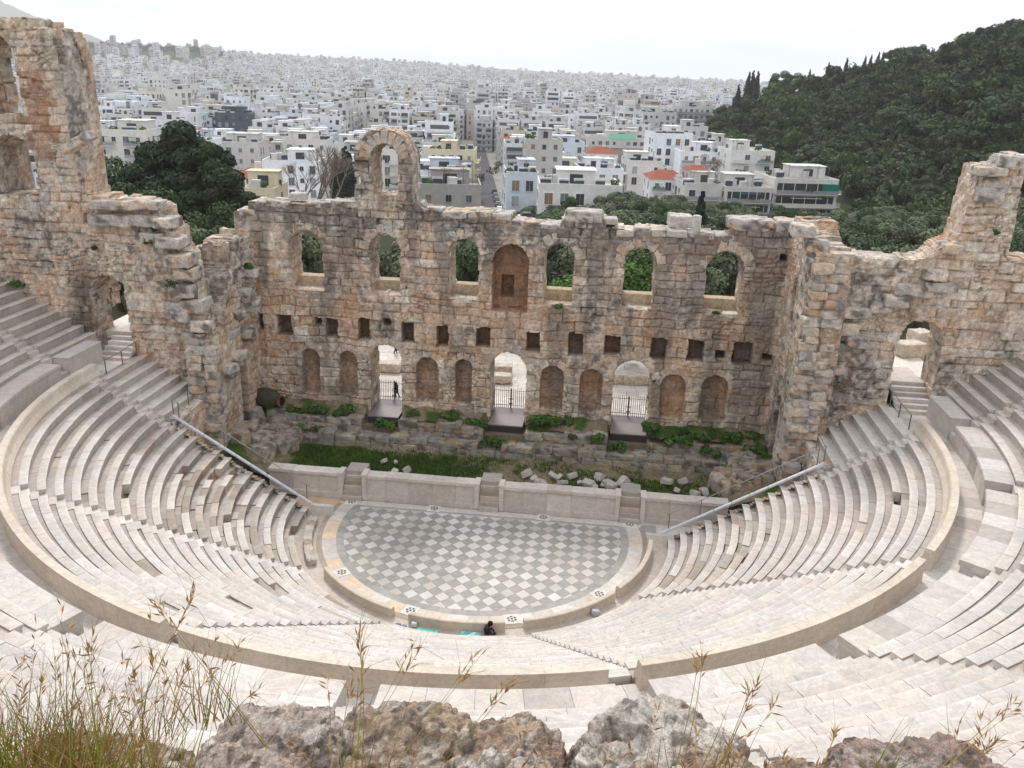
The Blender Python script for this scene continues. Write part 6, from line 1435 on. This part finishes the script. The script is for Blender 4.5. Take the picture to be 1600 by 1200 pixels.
# ------------------------------------------------------------------ people
def person(name, joints, edges, label, colors, head, hair=None, loc=(0, 0, 0)):
    """joints: name -> (x, y, z, radius); edges: pairs; the body is one skinned surface"""
    me = bpy.data.meshes.new('body'); ks = list(joints); P0 = [joints[k][:3] for k in ks]
    me.from_pydata([Vector(p) for p in P0], [(ks.index(a), ks.index(b)) for a, b in edges], []); o = bpy.data.objects.new('body', me); SC.collection.objects.link(o)
    sk = o.modifiers.new('skin', 'SKIN'); sk.use_smooth_shade = True
    lay = me.skin_vertices[0].data if me.skin_vertices else None
    if lay is None:
        bpy.context.view_layer.objects.active = o; lay = me.skin_vertices[0].data
    for i, k in enumerate(ks): lay[i].radius = (joints[k][3], joints[k][3]); lay[i].use_root = (k == 'pelvis')
    sb = o.modifiers.new('sub', 'SUBSURF'); sb.levels = 1; sb.render_levels = 2
    dg = bpy.context.evaluated_depsgraph_get(); me2 = bpy.data.meshes.new_from_object(o.evaluated_get(dg)); bpy.data.objects.remove(o)
    ca = me2.color_attributes.new('Col', 'FLOAT_COLOR', 'POINT')
    for i, v in enumerate(me2.vertices): c = colors(v.co); ca.data[i].color = (*c, 1)
    me2.materials.clear(); me2.materials.append(M_CLOTH)
    T = thing(name, label, 'person', loc); b = bpy.data.objects.new('body', me2); SC.collection.objects.link(b); b.parent = T
    if hair:
        A = Acc(); boulder(A, hair[0], hair[1], (0, 0, 0), 4, 6, .04, hair[2], .15); h = A.build('hair', M_CLOTH, None, True); h.parent = T
    return T
BLK = srgb(58, 46, 46)
SKN = srgb(196, 150, 124)
J = dict(pelvis=(0, 0, .13, .16), belly=(.03, .0, .3, .17), chest=(.12, 0, .48, .17), neck=(.24, 0, .62, .06), head=(.29, 0, .70, .10), crown=(.31, 0, .78, .085),
         shl=(.12, .19, .52, .085), ell=(.24, .24, .32, .06), hal=(.42, .12, .28, .04), shr=(.12, -.19, .52, .085), elr=(.24, -.24, .32, .06), har=(.42, -.12, .28, .04),
         hil=(.03, .1, .12, .11), knl=(.36, .2, .22, .075), anl=(.5, .02, .06, .05), ftl=(.62, .0, .05, .04), hir=(.03, -.1, .12, .11), knr=(.36, -.22, .2, .075), anr=(.46, -.08, .06, .05), ftr=(.60, -.1, .05, .04))
ED = [('pelvis', 'belly'), ('belly', 'chest'), ('chest', 'neck'), ('neck', 'head'), ('head', 'crown'), ('chest', 'shl'), ('shl', 'ell'), ('ell', 'hal'), ('chest', 'shr'), ('shr', 'elr'), ('elr', 'har'), ('pelvis', 'hil'), ('hil', 'knl'), ('knl', 'anl'), ('anl', 'ftl'), ('pelvis', 'hir'), ('hir', 'knr'), ('knr', 'anr'), ('anr', 'ftr')]
Pp = onZ(758, 989, .04)
def cseat(co): return SKN if (co.x > .36 and co.z > .66) or (co.x > .38 and .24 < co.z < .33) else (srgb(52, 54, 72) if co.z < .24 else BLK)
person('person', J, ED, 'person in dark clothes sitting hunched on the marble behind the low barrier', cseat, None, ((.27, 0, .76), (.24, .24, .24), srgb(30, 25, 22)), tuple(Pp)).scale = (.88, .95, .74)
JS = dict(pelvis=(0, 0, .92, .15), belly=(.02, 0, 1.1, .15), chest=(.06, 0, 1.32, .17), neck=(.1, 0, 1.5, .06), head=(.12, 0, 1.6, .1), crown=(.12, 0, 1.7, .085), shl=(.05, .2, 1.38, .08), ell=(.1, .26, 1.12, .055), hal=(.32, .2, 1.02, .04), shr=(.05, -.2, 1.38, .08), elr=(.1, -.26, 1.12, .055), har=(.32, -.2, 1.02, .04),
          hil=(0, .1, .86, .11), knl=(.1, .11, .48, .08), anl=(.02, .11, .08, .05), ftl=(.16, .11, .04, .045), hir=(0, -.1, .86, .11), knr=(-.06, -.11, .48, .08), anr=(-.22, -.11, .1, .05), ftr=(-.1, -.11, .04, .045))
Pq = onZ(619, 623, 2.42)
T = person('person', JS, ED, 'person in black walking behind the iron gate of the left stage door', lambda co: SKN if (co.z > 1.5 and co.x > .16) or (co.x > .27 and co.z < 1.1 and co.z > .9) else srgb(26, 24, 28), None, ((.1, 0, 1.66), (.25, .25, .28), srgb(22, 18, 18)), (Pq[0], 14.2, 2.42)); T.rotation_euler.z = math.pi*.9; T.scale = (.8, .8, .68)
Pq = onZ(619, 553, 2.42)
for k, dx in enumerate((0, .9)):
    T = person('person', JS, ED, 'walking person in dark trousers, %s of the pair beyond the left stage door' % ('left' if k == 0 else 'right'), lambda co: srgb(30, 30, 36) if co.z < .95 else srgb(70, 66, 74), None, ((.1, 0, 1.66), (.25, .25, .28), srgb(40, 28, 22)), (Pq[0]+dx, Pq[1]+.2*k, 2.42)); T.rotation_euler.z = .4+2.4*k
# bits left on the front walkway
for (px, py, w, lb, nm) in ((668, 986, 1.0, 'flat turquoise cloth strip lying behind the low barrier', 'cloth'), (735, 991, 1.0, 'turquoise and white cloth lying left of the seated person', 'cloth')):
    P = onZ(px, py, .06); A = Acc(); X, Y = np.meshgrid(np.linspace(-w/2, w/2, 14), np.linspace(-.17, .17, 6), indexing='ij'); Z = .03+.05*fbm(np.stack([X, Y], -1), 4, px)
    id_ = np.arange(X.size).reshape(X.shape); C = np.where((vnoise(np.stack([X, Y], -1), 7, px) > .62)[..., None] & (px > 700), np.array(srgb(226, 236, 236)), np.array(srgb(120, 200, 196)))
    A.add(np.stack([X+P[0], Y+P[1], Z+.02], -1).reshape(-1, 3), np.stack([id_[:-1, :-1], id_[1:, :-1], id_[1:, 1:], id_[:-1, 1:]], -1).reshape(-1, 4), C.reshape(-1, 3)); o = A.build(nm, M_CLOTH); tag(o, lb, 'cloth')
for (px, py, s, cl, lb) in ((622, 978, .22, srgb(120, 124, 136), 'small grey bag by the gap in the low barrier'), (632, 979, .16, srgb(140, 142, 150), 'smaller grey bundle beside the bag'), (647, 975, .2, srgb(226, 224, 220), 'small white bag leaning on the low barrier'), (930, 957, .3, srgb(180, 182, 188), 'grey stone lying on the seats at the lower right')):
    P = onZ(px, py, .15); A = Acc(); boulder(A, P, (s*1.3, s, s), (0, .2, .3), int(px), 5, .12, cl, .5); o = A.build('bag' if 'bag' in lb or 'bundle' in lb else 'loose_stone', M_CLOTH); tag(o, lb, 'bag' if 'bag' in lb or 'bundle' in lb else 'stone')

# ------------------------------------------------------------------ air
HX = 9300
bm_v = [(-HX, -HX, -66), (HX, -HX, -66), (HX, HX, -66), (-HX, HX, -66), (-HX, -HX, 420), (HX, -HX, 420), (HX, HX, 420), (-HX, HX, 420)]
A = Acc(); A.poly(bm_v, [[0, 3, 2, 1], [4, 5, 6, 7], [0, 1, 5, 4], [1, 2, 6, 5], [2, 3, 7, 6], [3, 0, 4, 7]], (1, 1, 1))
MH = bpy.data.materials.new('haze_air'); MH.use_nodes = True; n_ = MH.node_tree.nodes; n_.remove(n_['Principled BSDF']); pv = n_.new('ShaderNodeVolumePrincipled'); pv.inputs['Density'].default_value = 1.35e-4; pv.inputs['Color'].default_value = (.97, .985, 1., 1); pv.inputs['Anisotropy'].default_value = .2
MH.node_tree.links.new(pv.outputs[0], n_['Material Output'].inputs['Volume'])
o = A.build('haze', MH); tag(o, 'thin pale haze over the far city', 'haze', kind='stuff')

for _o in SC.objects:
    _l = _o.get('label')
    if _l and len(_l.split()) > 16: print('LONG', len(_l.split()), _l)
